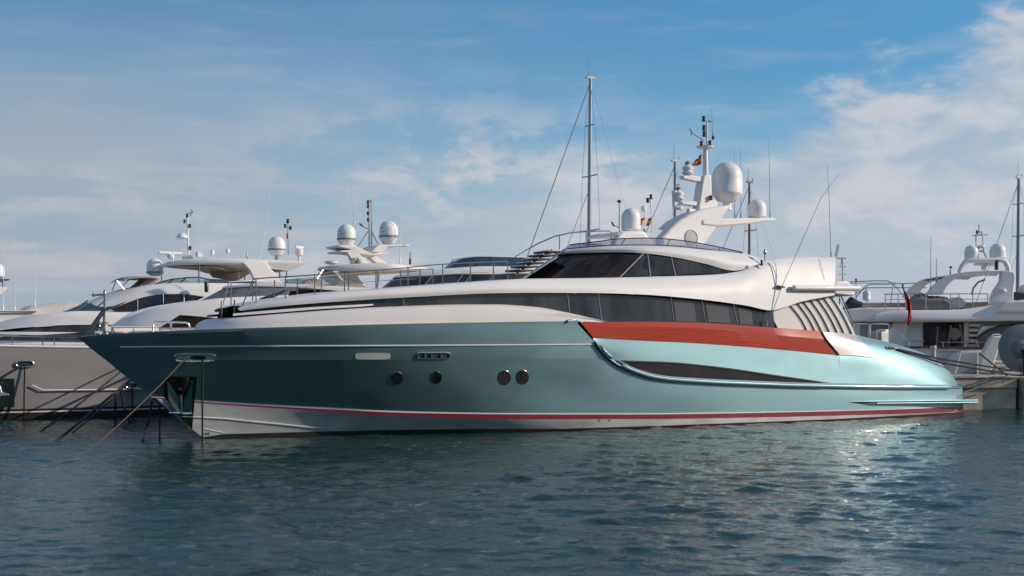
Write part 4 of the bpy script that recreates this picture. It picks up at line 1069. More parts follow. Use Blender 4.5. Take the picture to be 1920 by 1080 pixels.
    for px, py in ((660, 491), (664, 487), (671, 487), (673, 491)): m.lathe([(.07, -.1), (.10, .0), (.04, .12)], F.P(px, py, -1.05), 10, 'x')
    m.each('air_horn', 'steel', ar)
    m = MB(); m.lathe([(.13, -.04), (.30, .02), (.31, .1), (.2, .14)], F.P(621, 494.5, -.6), 16); m.build('satellite_puck', 'radome', R)
    whip(F, R, [(750, 494), (750, 440), (749.5, 394)], -.8, .02, m='white')
    whip(F, R, [(664, 424), (661.5, 395), (659, 338)], .8, .018, m='white')
    whip(F, R, [(769, 495), (769, 472)], -.8, .03, m='lamp_black')
    # ropes leads and anchor pocket on the grey side
    bN = FbN = 3.23
    yS = -3.28
    for (cx, cy, rx, ry) in ((46, 682.5, 14, 5.5), (247, 723, 10, 5)):
        sc = F.m(cx, yS); c = F.P(cx, cy, yS)
        m = MB(); pts = [(c[0] + rx * sc * math.copysign(abs(math.cos(t)) ** .5, math.cos(t)) / .9, yS - .06, c[2] + ry * sc * math.sin(t)) for t in np.linspace(0, 2 * math.pi, 24, endpoint=False)]
        m.tube(pts, .032, 8, closed=True); fl = m.build('fairlead', 'steel', R)
        m = MB(); m.prism([(p[0], yS - .03, p[2]) for p in pts], (0, .02, 0)); m.build('fairlead_opening', 'dark', fl)
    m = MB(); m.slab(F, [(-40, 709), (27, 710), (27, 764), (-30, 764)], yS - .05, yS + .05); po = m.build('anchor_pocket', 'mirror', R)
    m = MB(); m.slab(F, [(-8, 722), (0, 722), (4, 735), (16, 738), (18, 742), (-10, 744)], yS - .16, yS - .06); m.build('anchor', 'chrome', R, bevel=.02)
    m = MB(); m.tube([F.P(60, 722, yS - .03), F.P(80, 731.5, yS - .03), F.P(140, 731, yS - .03), F.P(270, 729.5, yS - .03)], .028, 6); m.build('spray_rail', 'stripe_white', R)
    m = MB(); m.tube([F.P(4, 716, yS - .05), F.P(4, 720, yS - .05)], .02, 6); m.build('anchor_shackle', 'steel', R)
    return F
FC = yacht_c()
def cover(name_, label, F, poly, y0, y1, mats, par=None):
    """a cover draped over seats: ridged lump"""
    m = MB(); top = resample([(a, b, 0) for a, b in poly], 22, 'px'); base = poly[0][1] if poly[0][1] > poly[-1][1] else poly[-1][1]
    rows_ = []
    for k, t in enumerate(np.linspace(0, 1, 9)):
        y = y0 + (y1 - y0) * t; g = math.sin(math.pi * (.08 + .84 * t)) ** .4
        rows_.append([F.P(x, base, y) * np.array([1, 1, 0]) + np.array([0, 0, 0]) + np.array([0, 0, (F.P(x, base, y0)[2] * (1 - g) + F.P(x, yy, y0)[2] * g) + .03 * math.sin(x * .9 + k * 1.7)]) for x, yy, _ in top])
    m.grid(rows_); r0, r1 = rows_[0], rows_[-1]
    zb = F.P(poly[0][0], base + 4, y0)[2]
    for r in (r0, r1): m.grid([r, [np.array([p[0], p[1], zb]) for p in r]])
    for i in (0, -1): m.grid([[q[i] for q in rows_], [np.array([q[i][0], q[i][1], zb]) for q in rows_]])
    o = m.build(name_, mats); place(o, F); return thing(o, label, 'cover')
cover('seat_cover', 'taupe canvas cover heaped over seats beside the flybridge windscreen glass', FC, [(562, 537), (572, 524), (590, 522), (602, 525), (615, 539)], -1.6, -.3, 'canvas_tan')
cover('seat_cover', 'taupe canvas cover heaped directly under the oval hardtop pylon', FC, [(617, 540), (634, 528), (650, 527), (672, 529), (690, 540)], -1.6, -.3, 'canvas_tan')

# ---- A: the yacht with the arched black side window
def yacht_a():
    F = side_frame(23.2)
    R = root('motor_yacht', 'white motor yacht with long arched black side window and beige lined hardtop', 'yacht', F, group='motor yachts moored side by side')
    hull_gen(R, -12.5, 17.5, 3.3, 3.0, 2.5, 'white', full=.33)
    body(F, R, 'lower_house', 'white', [([(-90, 645), (0, 645), (600, 655)], .15), ([(-70, 626), (0, 622), (600, 632)], .1)], 2.75, .3)
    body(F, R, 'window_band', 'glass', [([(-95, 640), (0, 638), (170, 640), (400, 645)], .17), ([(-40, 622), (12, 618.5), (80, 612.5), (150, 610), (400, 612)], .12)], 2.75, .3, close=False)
    body(F, R, 'upper_house', 'white', [([(-50, 621), (8, 617), (80, 611.5), (150, 609), (540, 612)], .14), ([(-30, 612), (10, 605), (60, 594.5), (110, 588), (150, 586), (540, 590)], .1), ([(-5, 607), (60, 592), (110, 586), (150, 583), (540, 585)], -.5)], 2.75, .3, rows=3)
    body(F, R, 'saloon', 'white', [([(100, 590), (160, 588), (250, 588), (540, 590)], .05), ([(118, 586), (160, 584), (250, 580), (540, 578)], .05), ([(188, 556), (225, 546), (270, 538), (330, 534), (540, 536)], -.2), ([(215, 549), (260, 540), (330, 533), (535, 534)], -.6)], 2.6, .45, rows=3)
    g = body(F, R, 'windscreen', 'glass_blue', [([(110, 587.5), (160, 585.5), (200, 582), (222, 574)], .08), ([(186, 557.5), (215, 551.5), (240, 551), (258, 552)], -.13)], 2.6, .45, close=False)
    tubes(F, g, 'wiper', 'rubber', [[(131, 586, -.9), (165, 563, -1.0)], [(152, 584, -1.6), (172, 568, -1.6)], [(180, 577, -2.3), (199, 562, -2.2)]], .03)
    m = MB(); lo = [(208, 581), (222, 584.6), (245, 584.8), (300, 579), (350, 570.5), (384, 557)]; hi = [(208, 580), (240, 567), (270, 557), (300, 552), (335, 551), (365, 553.5), (384, 556.5)]
    lo, hi = resample([(a, b, 0) for a, b in lo], 40), resample([(a, b, 0) for a, b in hi], 40)
    m.grid([[F.P(lo[i][0], lo[i][1] * (1 - t) + hi[i][1] * t, -2.66 + .10 * t) for i in range(40)] for t in (0, .5, 1)])
    g = m.build('arched_window', 'glass_brown', R)
    tubes(F, g, 'mullion', 'steel', [[(258, 583, -2.68), (258, 562, -2.62)], [(306, 577, -2.68), (306, 552, -2.6)], [(345, 570, -2.68), (345, 552, -2.6)]], .018)
    body(F, R, 'fly_windscreen', 'aqua', [([(281, 537), (310, 534.5), (350, 533), (392, 531)], 0), ([(298, 529), (320, 524), (350, 520.5), (372, 520), (392, 524)], -.1)], 2.0, .5, close=False)
    tubes(F, R, 'windscreen_frame', 'rubber', [[(281, 537, -.2), (300, 529, -.5), (320, 524, -1.0), (350, 520.5, -1.5), (374, 520, -1.8), (392, 524, -1.9)], [(333, 534, -1.3), (349, 521, -1.4)], [(310, 536, -.8), (324, 524.5, -1.0)]], .028)
    body(F, R, 'fly_coaming', 'midgrey', [([(380, 534), (420, 533), (480, 533)], .05), ([(384, 522.5), (420, 524), (480, 527)], 0)], 2.1, .6)
    m = MB(); m.lathe([(.09, -.15), (.1, .0), (.1, .3), (.07, .34)], F.P(387, 542, -2.75), 12); m.build('side_light', 'lamp_black', R)
    # hardtop with beige underside, sweeping down aft
    body(F, R, 'hardtop', 'white', [([(304, 502), (330, 498), (400, 496), (470, 500), (540, 508)], -.1), ([(298, 501.5), (330, 495), (400, 492.5), (470, 493), (582, 493)], .1), ([(300, 498), (318, 490.5), (350, 486.5), (400, 485), (480, 486.5), (583, 491)], 0), ([(310, 496), (325, 490), (350, 486), (400, 484.5), (480, 486), (575, 490)], -.5)], 2.3, .5, rows=3, angle=60)
    body(F, R, 'headliner', 'beige', [([(306, 503), (330, 499.5), (400, 501), (440, 508), (462, 508)], -.15), ([(308, 502.5), (330, 499), (400, 500), (440, 507), (460, 507)], -.7)], 2.25, .5)
    m = MB(); m.slab(F, [(455, 492), (500, 490), (505, 502), (517, 512), (528, 530), (480, 530), (468, 506)], -2.2, -1.95); m.slab(F, [(455, 492), (500, 490), (505, 502), (517, 512), (528, 530), (480, 530), (468, 506)], 1.95, 2.2); m.each('hardtop_leg', 'white', R, bevel=.04)
    m = MB(); m.slab(F, [(385, 500), (455, 504), (470, 512), (445, 527), (402, 520)], .6, .9); m.build('inner_pylon', 'beige', R)
    tubes(F, R, 'hardtop_pole', 'rail', [[(303, 501, -.7), (303, 526, -.7)], [(373, 494, -2.1), (373, 533, -2.0)], [(447, 508, -1.9), (447, 527, -1.9)], [(459, 508, -1.9), (459, 527, -1.9)], [(524, 500, -1.9), (525, 530, -1.9)], [(537, 500, -1.9), (538, 530, -1.9)]], .035)
    radome(F, R, 290.5, 484, 517, 31, .8, cone=.12, band=True)
    open_radar(F, R, 320, 474.5, 48, -.2, .15, 11)
    open_radar(F, R, 561, 464, 22, -.4, .5, 26)
    radome(F, R, 519, 443, 479, 33, -.3, cone=.24, band=True, logo=True)
    m = MB(); m.lathe([(.12, -.3), (.12, .05)], F.P(519, 478, -.3), 10); m.build('dome_pedestal', 'steel', R)
    tubes(F, R, 'signal_mast', 'white', [[(354, 484, 0), (351, 405, 0)]], .05)
    tubes(F, R, 'signal_mast', 'steel', [[(541, 478, .2), (539.5, 418, .2)], [(534, 424, .2), (544.5, 428, .2)]], .03)
    m = MB(); m.lathe([(.28, -.06), (.26, .04), (.12, .14)], F.P(352, 483, 0), 16); m.build('mast_base', 'white', R)
    lamps_on(F, R, [(351, 404, 5, 7), (346, 415, 4.5, 7), (356, 423.5, 5, 7), (357, 465, 5, 7), (539.5, 414.5, 6, 8), (534.5, 423.5, 5.5, 7), (544.5, 427.5, 5.5, 7)], -.05)
    m = MB(); m.lathe([(.1, 0), (.28, .03), (.27, .1), (.18, .22), (.04, .28)], F.P(341.5, 447, 0), 16); m.tube([F.P(341.5, 446, 0), F.P(343, 454, 0), F.P(352, 455, 0)], .025, 6); m.build('mushroom_antenna', 'radome', R)
    m = MB(); m.tube([F.P(352, 402, 0), F.P(357, 399, 0), F.P(361, 397, 0)], .016, 5); m.tube([F.P(357, 392.5, 0), F.P(361, 397, 0), F.P(356, 405, 0)], .02, 5); m.build('wind_vane', 'lamp_black', R)
    for px, py, h in ((398, 477, 10), (427, 474, 9)):
        m = MB(); m.lathe([(.05, -.05), (.1, .0), (.1, h * .02), (.04, h * .022 + .02)], F.P(px, py, -.5), 10); m.tube([F.P(px, py, -.5), F.P(px, 486, -.5)], .02, 6); m.build('antenna_stub', 'radome', R)
    m = MB(); m.slab(F, [(371, 472), (374, 471), (381, 478), (378, 482), (371, 481)], -.7, -.3); m.build('horn_speaker', 'radome', R)
    whip(F, R, [(324, 490), (323.5, 460), (323, 430)], -.9, .02, m='white')
    whip(F, R, [(484, 500), (497, 430), (507, 350), (514, 305)], -1.0, .02, m='white')
    whip(F, R, [(463, 485), (463, 472)], -1.0, .02)
    # grey bimini behind the windscreen
    m = MB(); r_ = []
    for y in (-1.3, -.65, 0, .65, 1.3):
        r_.append([F.P(x, yy, 0) + np.array([0, y, -.12 * (y / 1.3) ** 2]) for x, yy, _ in resample([(218, 524.5, 0), (228, 520, 0), (255, 518, 0), (280, 519, 0), (284, 522, 0)], 14)])
    m.grid(r_); bm_ = m.build('bimini_top', 'canvas_tan', R); so_ = bm_.modifiers.new('cloth', 'SOLIDIFY'); so_.thickness = .02
    tubes(F, R, 'bimini_frame', 'rail', [[(219, 526, -1.2), (233, 543, -1.2)], [(244, 522, -1.2), (229, 537, -1.2)], [(218, 526, -1.2), (210, 545, -1.2)]], .025)
    m = MB(); m.slab(F, [(282, 519), (256, 541), (272, 541), (300, 524), (292, 519)], -.9, .9); m.build('arch_fairing', 'canvas_tan', R, bevel=.05)
    tubes(F, R, 'bow_cleat', 'rail', [[(172, 554, 0), (195, 552, 0)], [(174, 550, 0), (177, 557, 0)], [(190, 550, 0), (192, 557, 0)]], .05)
    return F
FA = yacht_a()
def fflag(u, v):
    a, b = FA.P(541, 436, .2), FA.P(541, 446, .2); p = a * (1 - v) + b * v
    return p + np.array([-.14 * u, .05 * math.sin(5 * u), -.10 * u])
flag('courtesy_flag', 'small red flag on the thin pole carrying three black lamps', FA, fflag, ['flag_red', 'flag_red'], ((0, 1),))

# ---- Z: the boat cut by the left edge
def yacht_z():
    F = side_frame(32.0)
    R = root('motor_yacht', 'white yacht with a blue hardtop edge and three thin whip antennas', 'yacht', F, group='motor yachts moored side by side')
    hull_gen(R, -30, 6.0, 3.2, 3.0, 2.6, 'white', full=.3)
    body(F, R, 'deckhouse', 'white', [([(-420, 640), (-300, 640), (66, 640)], .1), ([(-400, 600), (-300, 590), (66, 590)], 0), ([(-380, 584), (-280, 582.5), (70, 582.5)], .1), ([(-370, 582.5), (-280, 581.5), (68, 581.5)], -.3)], 2.9, .4)
    m = MB(); m.slab(F, [(-200, 583.6), (68, 583.9), (68, 585.5), (-200, 585.5)], -3.06, -3.0); m.build('gutter_shadow_strip', 'dark', R)  # solid dark strip drawn in as the shadow below the deck edge
    m = MB(); m.slab(F, [(-120, 540), (12, 538), (14, 541), (0, 552), (-30, 583), (-120, 583)], -1.6, 1.6); m.build('flybridge', 'cream', R, bevel=.08)
    m = MB(); m.slab(F, [(-140, 521.5), (18.5, 523), (18.5, 525.5), (-140, 525.5)], -1.7, 1.7); m.build('hardtop', 'blue', R, bevel=.03)
    tubes(F, R, 'hardtop_pole', 'rail', [[(6, 525, -1.5), (6, 541, -1.5)], [(-40, 525, -1.5), (-40, 541, -1.5)]], .05)
    radome(F, R, -4, 494, 522, 25, 0, cone=.12)
    whip(F, R, [(6, 582), (6.5, 520), (7, 465)], -2.5, .022, m='white'); whip(F, R, [(27.5, 582), (27.5, 520), (27.8, 448)], -2.5, .022, m='white'); whip(F, R, [(65.5, 576), (66.5, 520), (67.5, 458)], -1.5, .02, m='white')
    return F
FZ = yacht_z()
def cov2():
    F = FZ; m = MB(); rows_ = []
    prof = resample([(44, 582, 0), (60, 573, 0), (90, 569, 0), (130, 566, 0), (150, 568, 0), (158, 580, 0)], 26)
    for k, t in enumerate(np.linspace(0, 1, 9)):
        g = math.sin(math.pi * (.06 + .88 * t)) ** .5
        rows_.append([F.P(x, 584, -1.0) + np.array([0, 2.4 * t, max(0, 584 - y) * F.m(100, -1) * g + .03 * math.sin(x * .7 + k)]) for x, y, _ in prof])
    m.grid(rows_); zb = -1.4
    for r in (rows_[0], rows_[-1]): m.grid([r, [p + np.array([0, 0, zb]) for p in r]])
    o = m.build('boat_cover', mat('white_canvas', (.62, .58, .55), .8, bump=(4, .6))); place(o, F); thing(o, 'pale wrinkled canvas cover beside the three thin whip antennas', 'cover')
cov2()
def yacht_y():
    F = side_frame(28.6)
    m = MB(); m.slab(F, [(82, 588), (140, 565), (167, 563), (167, 590)], -.6, .6)
    return m
# ------------------------------------------------------------------ sailing boats far behind
def sailboat(label, px, top, Y, wpx, mats, spreaders, stays, rake=0.0):
    X = (px - 960) / FPX * Y; F = Frame(X, Y, ANG)
    R = root('sailing_boat', label, 'sailboat', F, group='sailing boats behind the yachts')
    hull_gen(R, -6.0, 6.0, 1.8, 1.25, 1.05, 'white', boot=.16, rake=1.0)
    m = MB(); m.prism([(-3.0, -1.0, 1.15), (-2.2, -.8, 1.6), (1.8, -.9, 1.55), (2.0, -1.0, 1.15)], (0, 2.0, 0)); m.build('cabin', 'white', R, bevel=.08)
    z = CAMZ - (top - HOR) / FPX * Y; r = wpx * Y / FPX / 2
    m = MB(); m.tube([(0, 0, 1.2), (rake * .5, 0, z * .55), (rake, 0, z)], [r, r, r * .75], 14); mo = m.build('mast', mats, R)
    m = MB(); m.tube([(.2, 0, 2.2), (4.6, 0, 2.3)], .08, 10); m.build('boom', mats, R)
    m = MB(); m.box((rake, 0, z + .06), (.55, .12, .12)); m.tube([(rake + .2, 0, z + .05), (rake + .35, 0, z + .3)], .03, 6); m.tube([(rake - .1, 0, z), (rake - .1, 0, z + 1.1)], .014, 6); m.tube([(rake - .25, 0, z + .25), (rake + .0, 0, z + .12)], .02, 6); m.build('masthead', mats, mo)
    for py, half in spreaders:
        zz = CAMZ - (py - HOR) / FPX * Y; hw = half * Y / FPX
        m = MB(); m.tube([(.12, -hw / (F.c + .2), zz + .05), (0, 0, zz), (.12, hw / (F.c + .2), zz + .05)], .035, 6); m.build('spreader', mats, mo)
    m = MB(); g = FPX / Y
    m.tube([(rake - .05, 0, z - .3), (-6.7, 0, 1.25)], .026 if stays else .018, 6)
    m.build('forestay', 'rope_dark' if not stays else 'grey', R)
    m = MB(); m.tube([(rake, 0, z * .66), (-4.6, 0, 1.25)], .018, 5); m.tube([(rake, 0, z - .1), (5.8, 0, 1.15)], .006, 5)
    for sg in (1, -1):
        pts = [(rake, 0, z - .2)] + [(.12, sg * h * Y / FPX / (F.c + .2), CAMZ - (py - HOR) / FPX * Y + .05) for py, h in spreaders] + [(0, sg * 1.5, 1.15)]
        m.tube(pts, .012, 5)
    m.build('rigging', 'steel', R)
    return R
sailboat('tallest white sailing mast, rising behind the stair handrail of the teal yacht', 1103, 147, 72, 8, 'mast', [(236, 16), (331, 27), (433, 34)], True, .15)
sailboat('white sailing mast beside the radar brackets of the teal yacht', 1266, 303, 80, 7.5, 'mast', [(348, 8), (386, 12)], False)
sailboat('brown sailing mast behind the small satellite dome of the teal yacht', 1405, 343, 88, 5.5, 'mast_wood', [(392, 9), (433, 18)], False)
sailboat('slim white sailing mast beyond the yacht with the arched hardtop and twin domes', 1907, 334, 92, 7.5, 'mast', [(383, 12), (443, 14)], False, .2)
# ------------------------------------------------------------------ quay and what stands on and behind it
FQ = Frame(0, 0, 0)
QY = 56.6
qx = lambda px, Y=QY: (px - 960) / FPX * Y
qz = lambda py, Y=QY: CAMZ - (py - HOR) / FPX * Y
def quay():
    R = root('quay_wall', 'weathered concrete quay wall with pale coping behind the teal stern', 'quay', None, (qx(1850), QY, 0), math.radians(8))
    ox = qx(1850); zt = qz(706)
    def add(name, x0, x1, y0, y1, z0, z1, m_, bev=0):
        m = MB(); m.box(((x0 + x1) / 2 - ox, (y0 + y1) / 2 - QY, (z0 + z1) / 2), (x1 - x0, y1 - y0, z1 - z0)); return m.build(name, m_, R, bevel=bev)
    xl = qx(1784); xr = qx(1911)
    add('lower_wall', xl, xr, QY + .10, QY + 4.5, -2, qz(728), 'concrete')
    add('upper_wall', xl, xr, QY, QY + 4.5, qz(728) + .004, zt - .07, 'concrete', .03)
    add('coping', xl - .05, xr + .03, QY - .06, QY + 4.55, zt - .066, zt, 'stone', .02)
    add('return_wall', xr + .18, qx(2600), QY - .25, QY + 4.5, -2, zt - .05, 'concrete', .03)
    add('joint_gap', xr - .02, xr + .2, QY + .2, QY + 4.4, -2, zt - .1, 'dark')
    return zt
ZQ = quay()

def yacht_f():
    Y0 = 66.0; F = Frame(0, Y0, 0); yn = -3.0
    R = root('motor_yacht', 'white motor yacht behind the quay with arched hardtop, twin domes and dark saloon door', 'yacht', F)
    # hull
    m = MB(); sx = lambda px, y=yn: F.P(px, HOR, y)[0]
    hl = [(1590, 655), (1700, 655), (1800, 656), (2500, 640)]; wl = [(1610, 745), (1700, 745), (1800, 745), (2450, 745)]
    m.skin(F, [[(x, y, 2.6) for x, y in wl], [(x, y, 3.0) for x, y in hl]], 30, close=True, cap0=True, cap1=True); m.build('hull', 'white', R)
    m = MB(); m.tube([F.P(x, y - 1, -3.03) for x, y in ((1592, 652), (1700, 652), (1800, 653), (2000, 651))], .06, 8); m.build('cap_rail', mat('dark_teak', (.09, .03, .02), .45), R)
    # saloon box, recessed
    m = MB(); m.slab(F, [(1690, 652), (1706, 604), (2400, 600), (2400, 655)], -2.2, 2.4); m.build('deckhouse', 'white', R)
    m = MB(); m.slab(F, [(1612, 657), (1612, 605), (1690, 605), (1690, 657)], -1.2, 1.2); m.build('aft_deck_bulkhead', 'midgrey', R)
    m = MB(); m.slab(F, [(1655, 640), (1678, 604), (1706, 604), (1690, 656), (1662, 656)], -2.65, -2.5); m.build('wing_panel', 'cream', R)
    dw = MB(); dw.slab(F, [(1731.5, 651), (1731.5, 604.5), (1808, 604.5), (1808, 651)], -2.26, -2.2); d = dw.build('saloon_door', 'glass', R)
    m = MB()
    for a in ([(1756, 648), (1758, 612)], [(1778, 648), (1783, 610)], [(1805, 645), (1800, 608)]): m.tube([F.P(x, y, -2.3) for x, y in a], .05, 6)
    m.lathe([(.3, -.01), (.3, .01)], F.P(1790, 626, -2.3), 18, 'y'); m.each('door_curtain', 'canvas_tan', d)
    m = MB(); m.slab(F, [(1808, 655), (1809, 603), (1817, 603), (1816, 655)], -2.45, -2.2); m.build('door_pillar', 'white', R)
    for k in range(5):
        m = MB(); m.box(F.P(1824, 648 - k * 9.5, -2.4), (.55, .5, .12)); m.build('side_step', 'beige', R)
    # side wall with the big black-edged arch aft of the steps
    m = MB(); m.slab(F, [(1830, 655), (1836, 622), (1842, 612), (2000, 604), (2000, 655)], -2.75, -2.5); m.build('wing_wall', 'cream', R)
    m = MB(); arc = [(1832, 635), (1840, 627), (1855, 618), (1875, 611.5), (1900, 608), (1940, 606)]
    m.tube([F.P(x, y, -2.8) for x, y in arc], .055, 8); m.build('arch_trim', 'rubber', R)
    m = MB(); m.slab(F, [(1834, 636), (1842, 628), (1857, 619), (1877, 612.5), (1902, 609), (1945, 607), (1945, 655), (1834, 655)], -2.79, -2.752); m.build('arch_shade_panel', mat('shaded_olive_panel', (.12, .10, .08), .5), R)  # flat panel with the arch's shade put into its olive colour
    for x0, x1 in ((1985, 2050), (2070, 2135), (2155, 2220), (2240, 2330)):
        m = MB(); m.slab(F, [(x0, 640), (x0, 612), (x1, 612), (x1, 640)], -2.79, -2.74); m.build('cabin_window', 'glass', R, bevel=.02)
    for x0 in (2060, 2130, 2200, 2270):
        m = MB(); m.lathe([(.24, -.06), (.24, .0), (.20, .02), (.19, -.01), (.01, -.01)], F.P(x0, 680, -2.97), 20, 'y'); m.build('porthole', 'glass', R)
    # upper deck overhang
    O0 = [(1652, 603, 2.9), (1720, 604, 3.0), (1800, 603, 3.05), (1860, 602, 3.05), (2000, 600, 3.0), (2400, 598, 2.8)]
    O1 = [(1640, 598, 2.9), (1720, 599, 3.12), (1800, 598, 3.15), (1860, 596, 3.12), (2000, 594, 3.05), (2400, 592, 2.85)]
    O2 = [(1646, 588, 2.8), (1700, 583, 2.95), (1785, 582.5, 2.95), (1840, 577, 2.85), (1880, 571, 2.8), (2000, 566, 2.8), (2400, 566, 2.6)]
    O3 = [(1652, 586, 2.5), (1700, 581.5, 2.6), (1785, 581, 2.6), (1840, 575.5, 2.5), (1880, 569.5, 2.5), (2000, 564, 2.5), (2400, 564, 2.3)]
    m = MB(); m.skin(F, [O0, O1, O2, O3], 60, rows=3, close=True, cap0=True); m.build('upper_deck', 'white', R, angle=50)
    m = MB(); m.slab(F, [(1868, 586), (1874, 577), (1882, 566), (1890, 563.5), (2100, 560), (2100, 587)], -3.2, 3.0); m.build('side_canopy', 'white', R, bevel=.12)
    # hardtop band: rises from the aft coaming, runs flat, meets the broad forward leg
    out = [(1738, 552), (1748, 540), (1762, 527), (1778, 517.5), (1800, 511.5), (1840, 508.3), (1880, 507.5), (1884, 512), (1878, 523)]
    inn = [(1768, 552), (1772, 541), (1780, 531), (1792, 523), (1810, 518.5), (1840, 516), (1868, 517)]
    m = MB(); o_, i_ = resample([(a, b, 0) for a, b in out[:7]], 40, 'len'), resample([(a, b, 0) for a, b in inn], 40, 'len')
    for sg in (1, -1):
        a = [F.P(x, y, -2.1) for x, y, _ in o_]; b = [F.P(x, y, -2.1) for x, y, _ in i_]
        a2 = [p + np.array([0, .35, 0]) for p in a]; b2 = [p + np.array([0, .35, 0]) for p in b]
        S = np.array([1, sg, 1]); m.grid([[p * S for p in r] for r in (a, a2, b2, b, a)])
    k = 14
    a = [F.P(x, y + .6, -2.1) for x, y, _ in o_[k:]]; m.grid([[p * np.array([1, t, 1]) for p in a] for t in np.linspace(-1, 1, 7)])
    a = [F.P(x, y + 4.5, -2.1) for x, y, _ in o_[k:]]; m.grid([[p * np.array([1, t, 1]) for p in a] for t in np.linspace(-1, 1, 7)])
    ht = m.build('hardtop_arch', 'cream', R)
    m = MB(); m.slab(F, [(1878, 510), (1886, 507), (1902, 509), (1905, 520), (1901, 545), (1901, 572), (1860, 572), (1858, 560), (1864, 545), (1876, 527)], -2.15, -1.8); m.slab(F, [(1878, 510), (1886, 507), (1902, 509), (1905, 520), (1901, 545), (1901, 572), (1860, 572), (1858, 560), (1864, 545), (1876, 527)], 1.8, 2.15); m.each('hardtop_leg', 'white', R, bevel=.06)
    m = MB(); m.lathe([(.16, -.05), (.2, .02), (.12, .12)], F.P(1880, 546, -2.2), 12); m.build('deck_light', 'cream', R)
    # top frame carrying the domes
    m = MB()
    for y in (-.9, .9): m.tube([F.P(x, yy, y) for x, yy in ((1799, 511), (1804, 499), (1810, 491), (1818, 488.5), (1876, 487.5), (1884, 490), (1889, 499), (1891, 510))], .13, 10)
    for px in (1822, 1850, 1872): m.tube([F.P(px, 488.3, -.9), F.P(px, 488.3, .9)], .1, 8)
    fr = m.build('dome_frame', 'white', R)
    radome(F, fr, 1821.5, 459.5, 487.5, 26, -.2, cone=.06); radome(F, fr, 1870.5, 456, 486, 29.5, -.2, cone=.06)
    open_radar(F, fr, 1846, 495.5, 44, -.4, .25, 12)
    tubes(F, fr, 'signal_frame', 'white', [[(1830.5, 484, 0), (1830, 441, 0), (1833, 436, 0), (1840, 434, 0), (1843, 441, 0), (1844, 472, 0), (1850, 484, 0)], [(1830, 440.5, 0), (1843, 440.5, 0)], [(1831, 471, 0), (1844, 471, 0)], [(1836, 435, 0), (1836, 421, 0)]], .045)
    tubes(F, fr, 'yardarm', 'rail', [[(1822, 442, 0), (1852, 440, 0)]], .02)
    for px, py in ((1832, 435), (1833, 465.5)): lamps_on(F, fr, [(px, py, 5, 6)], -.1, 'lamp_red', 'red_lamp')
    m = MB(); m.lathe([(.16, -.06), (.2, 0), (.16, .08)], F.P(1840, 463, -.1), 12); m.build('radar_unit', 'radome', fr)
    tubes(F, fr, 'frame_strut', 'lamp_black', [[(1868.5, 487, -.95), (1868.5, 506, -.95)]], .1)
    # flybridge rails, bench, console
    e = [F.P(x, y, -2.75) for x, y in ((1660, 583), (1684, 582.5), (1698, 582), (1736, 582), (1782, 582), (1798, 581), (1824, 577), (1852, 573))]
    m = MB()
    for h0, r in ((-551, .028), (-561, .018)): m.tube([F.P(x, -h0 + (1 if x < 1700 else 0), -2.75) for x in (1658, 1700, 1760, 1830, 1853)], r, 6)
    m.build('fly_rail', 'rail', R)
    for p in e:
        q = p.copy(); q[2] = F.P(1700, 552, -2.75)[2]; m = MB(); m.tube([p, q], .025, 6); m.each('stanchion', 'rail', R)
    m = MB(); m.slab(F, [(1590, 602), (1592, 582), (1612, 577), (1700, 576), (1700, 586), (1652, 604)], -2.4, 2.4); m.build('aft_fly_deck', 'white', R, bevel=.08)
    m = MB(); m.slab(F, [(1618, 576), (1622, 567.5), (1700, 567.5), (1700, 577)], -1.9, -1.5); m.build('fly_bench', mat('rose_grey_upholstery', (.42, .33, .31), .7), R, bevel=.05)
    m = MB(); m.slab(F, [(1778, 578), (1786, 562), (1800, 556), (1812, 566), (1840, 570), (1852, 575), (1850, 579)], -1.9, -.6); m.build('helm_seat', 'cream', R, bevel=.06)
    m = MB(); m.slab(F, [(1806, 579), (1815, 567), (1852, 565), (1852, 577)], -2.45, -2.3); m.build('fly_side_panel', mat('tan_side_panel', (.30, .23, .19), .6), R, bevel=.03)
    # aft deck rails
    m = MB(); m.tube([F.P(x, y, -2.9) for x, y in ((1762, 642), (1850, 642))], .03, 6); m.tube([F.P(1710, 639, -2.9), F.P(1733, 639, -2.9)], .03, 6)
    for px in (1768, 1810, 1834, 1727): m.tube([F.P(px, 641, -2.9), F.P(px, 652, -2.9)], .025, 6)
    m.build('side_rail', 'rail', R)
    # rounded quarter and sloping stern wings
    m = MB(); 
    m.slab(F, [(1836, 700), (1838, 682), (1845, 662), (1856, 640), (1862, 630), (1876, 630), (1880, 634), (1873, 655), (1862, 690), (1858, 702)], -4.4, -3.9); m.build('stern_wing', 'white', R, bevel=.1)
    m = MB(); m.slab(F, [(1772, 702), (1776, 678), (1786, 664), (1800, 658), (1850, 656), (1838, 690), (1834, 704)], -3.6, -3.0); m.build('quarter_panel', mat('pale_violet_gelcoat', (.60, .60, .64), .35, coat=.3), R, bevel=.12)
    m = MB()
    for k in range(4): m.box(F.P(1884, 678 + k * 7, -3.9 - .1 * k), (1.2, .7, .10))
    m.each('stern_steps', 'cream', R, bevel=.02)
    m = MB(); m.tube([F.P(x, y, -4.2) for x, y in ((1856, 634), (1862, 627), (1872, 626), (1880, 631))], .035, 8); m.build('stern_hoop', 'chrome', R)
    whip(F, R, [(1745, 548), (1745, 500), (1745.5, 440)], -2.0, .025); whip(F, R, [(1756, 531), (1756, 484)], -1.0, .028); whip(F, R, [(1782, 515), (1783, 503)], -1.0, .025)
    tubes(F, R, 'windscreen_hoop', 'rail', [[(1822, 553, 1.0), (1825, 540, 1.0), (1834, 529, 1.0), (1847, 524, 1.0)]], .05)
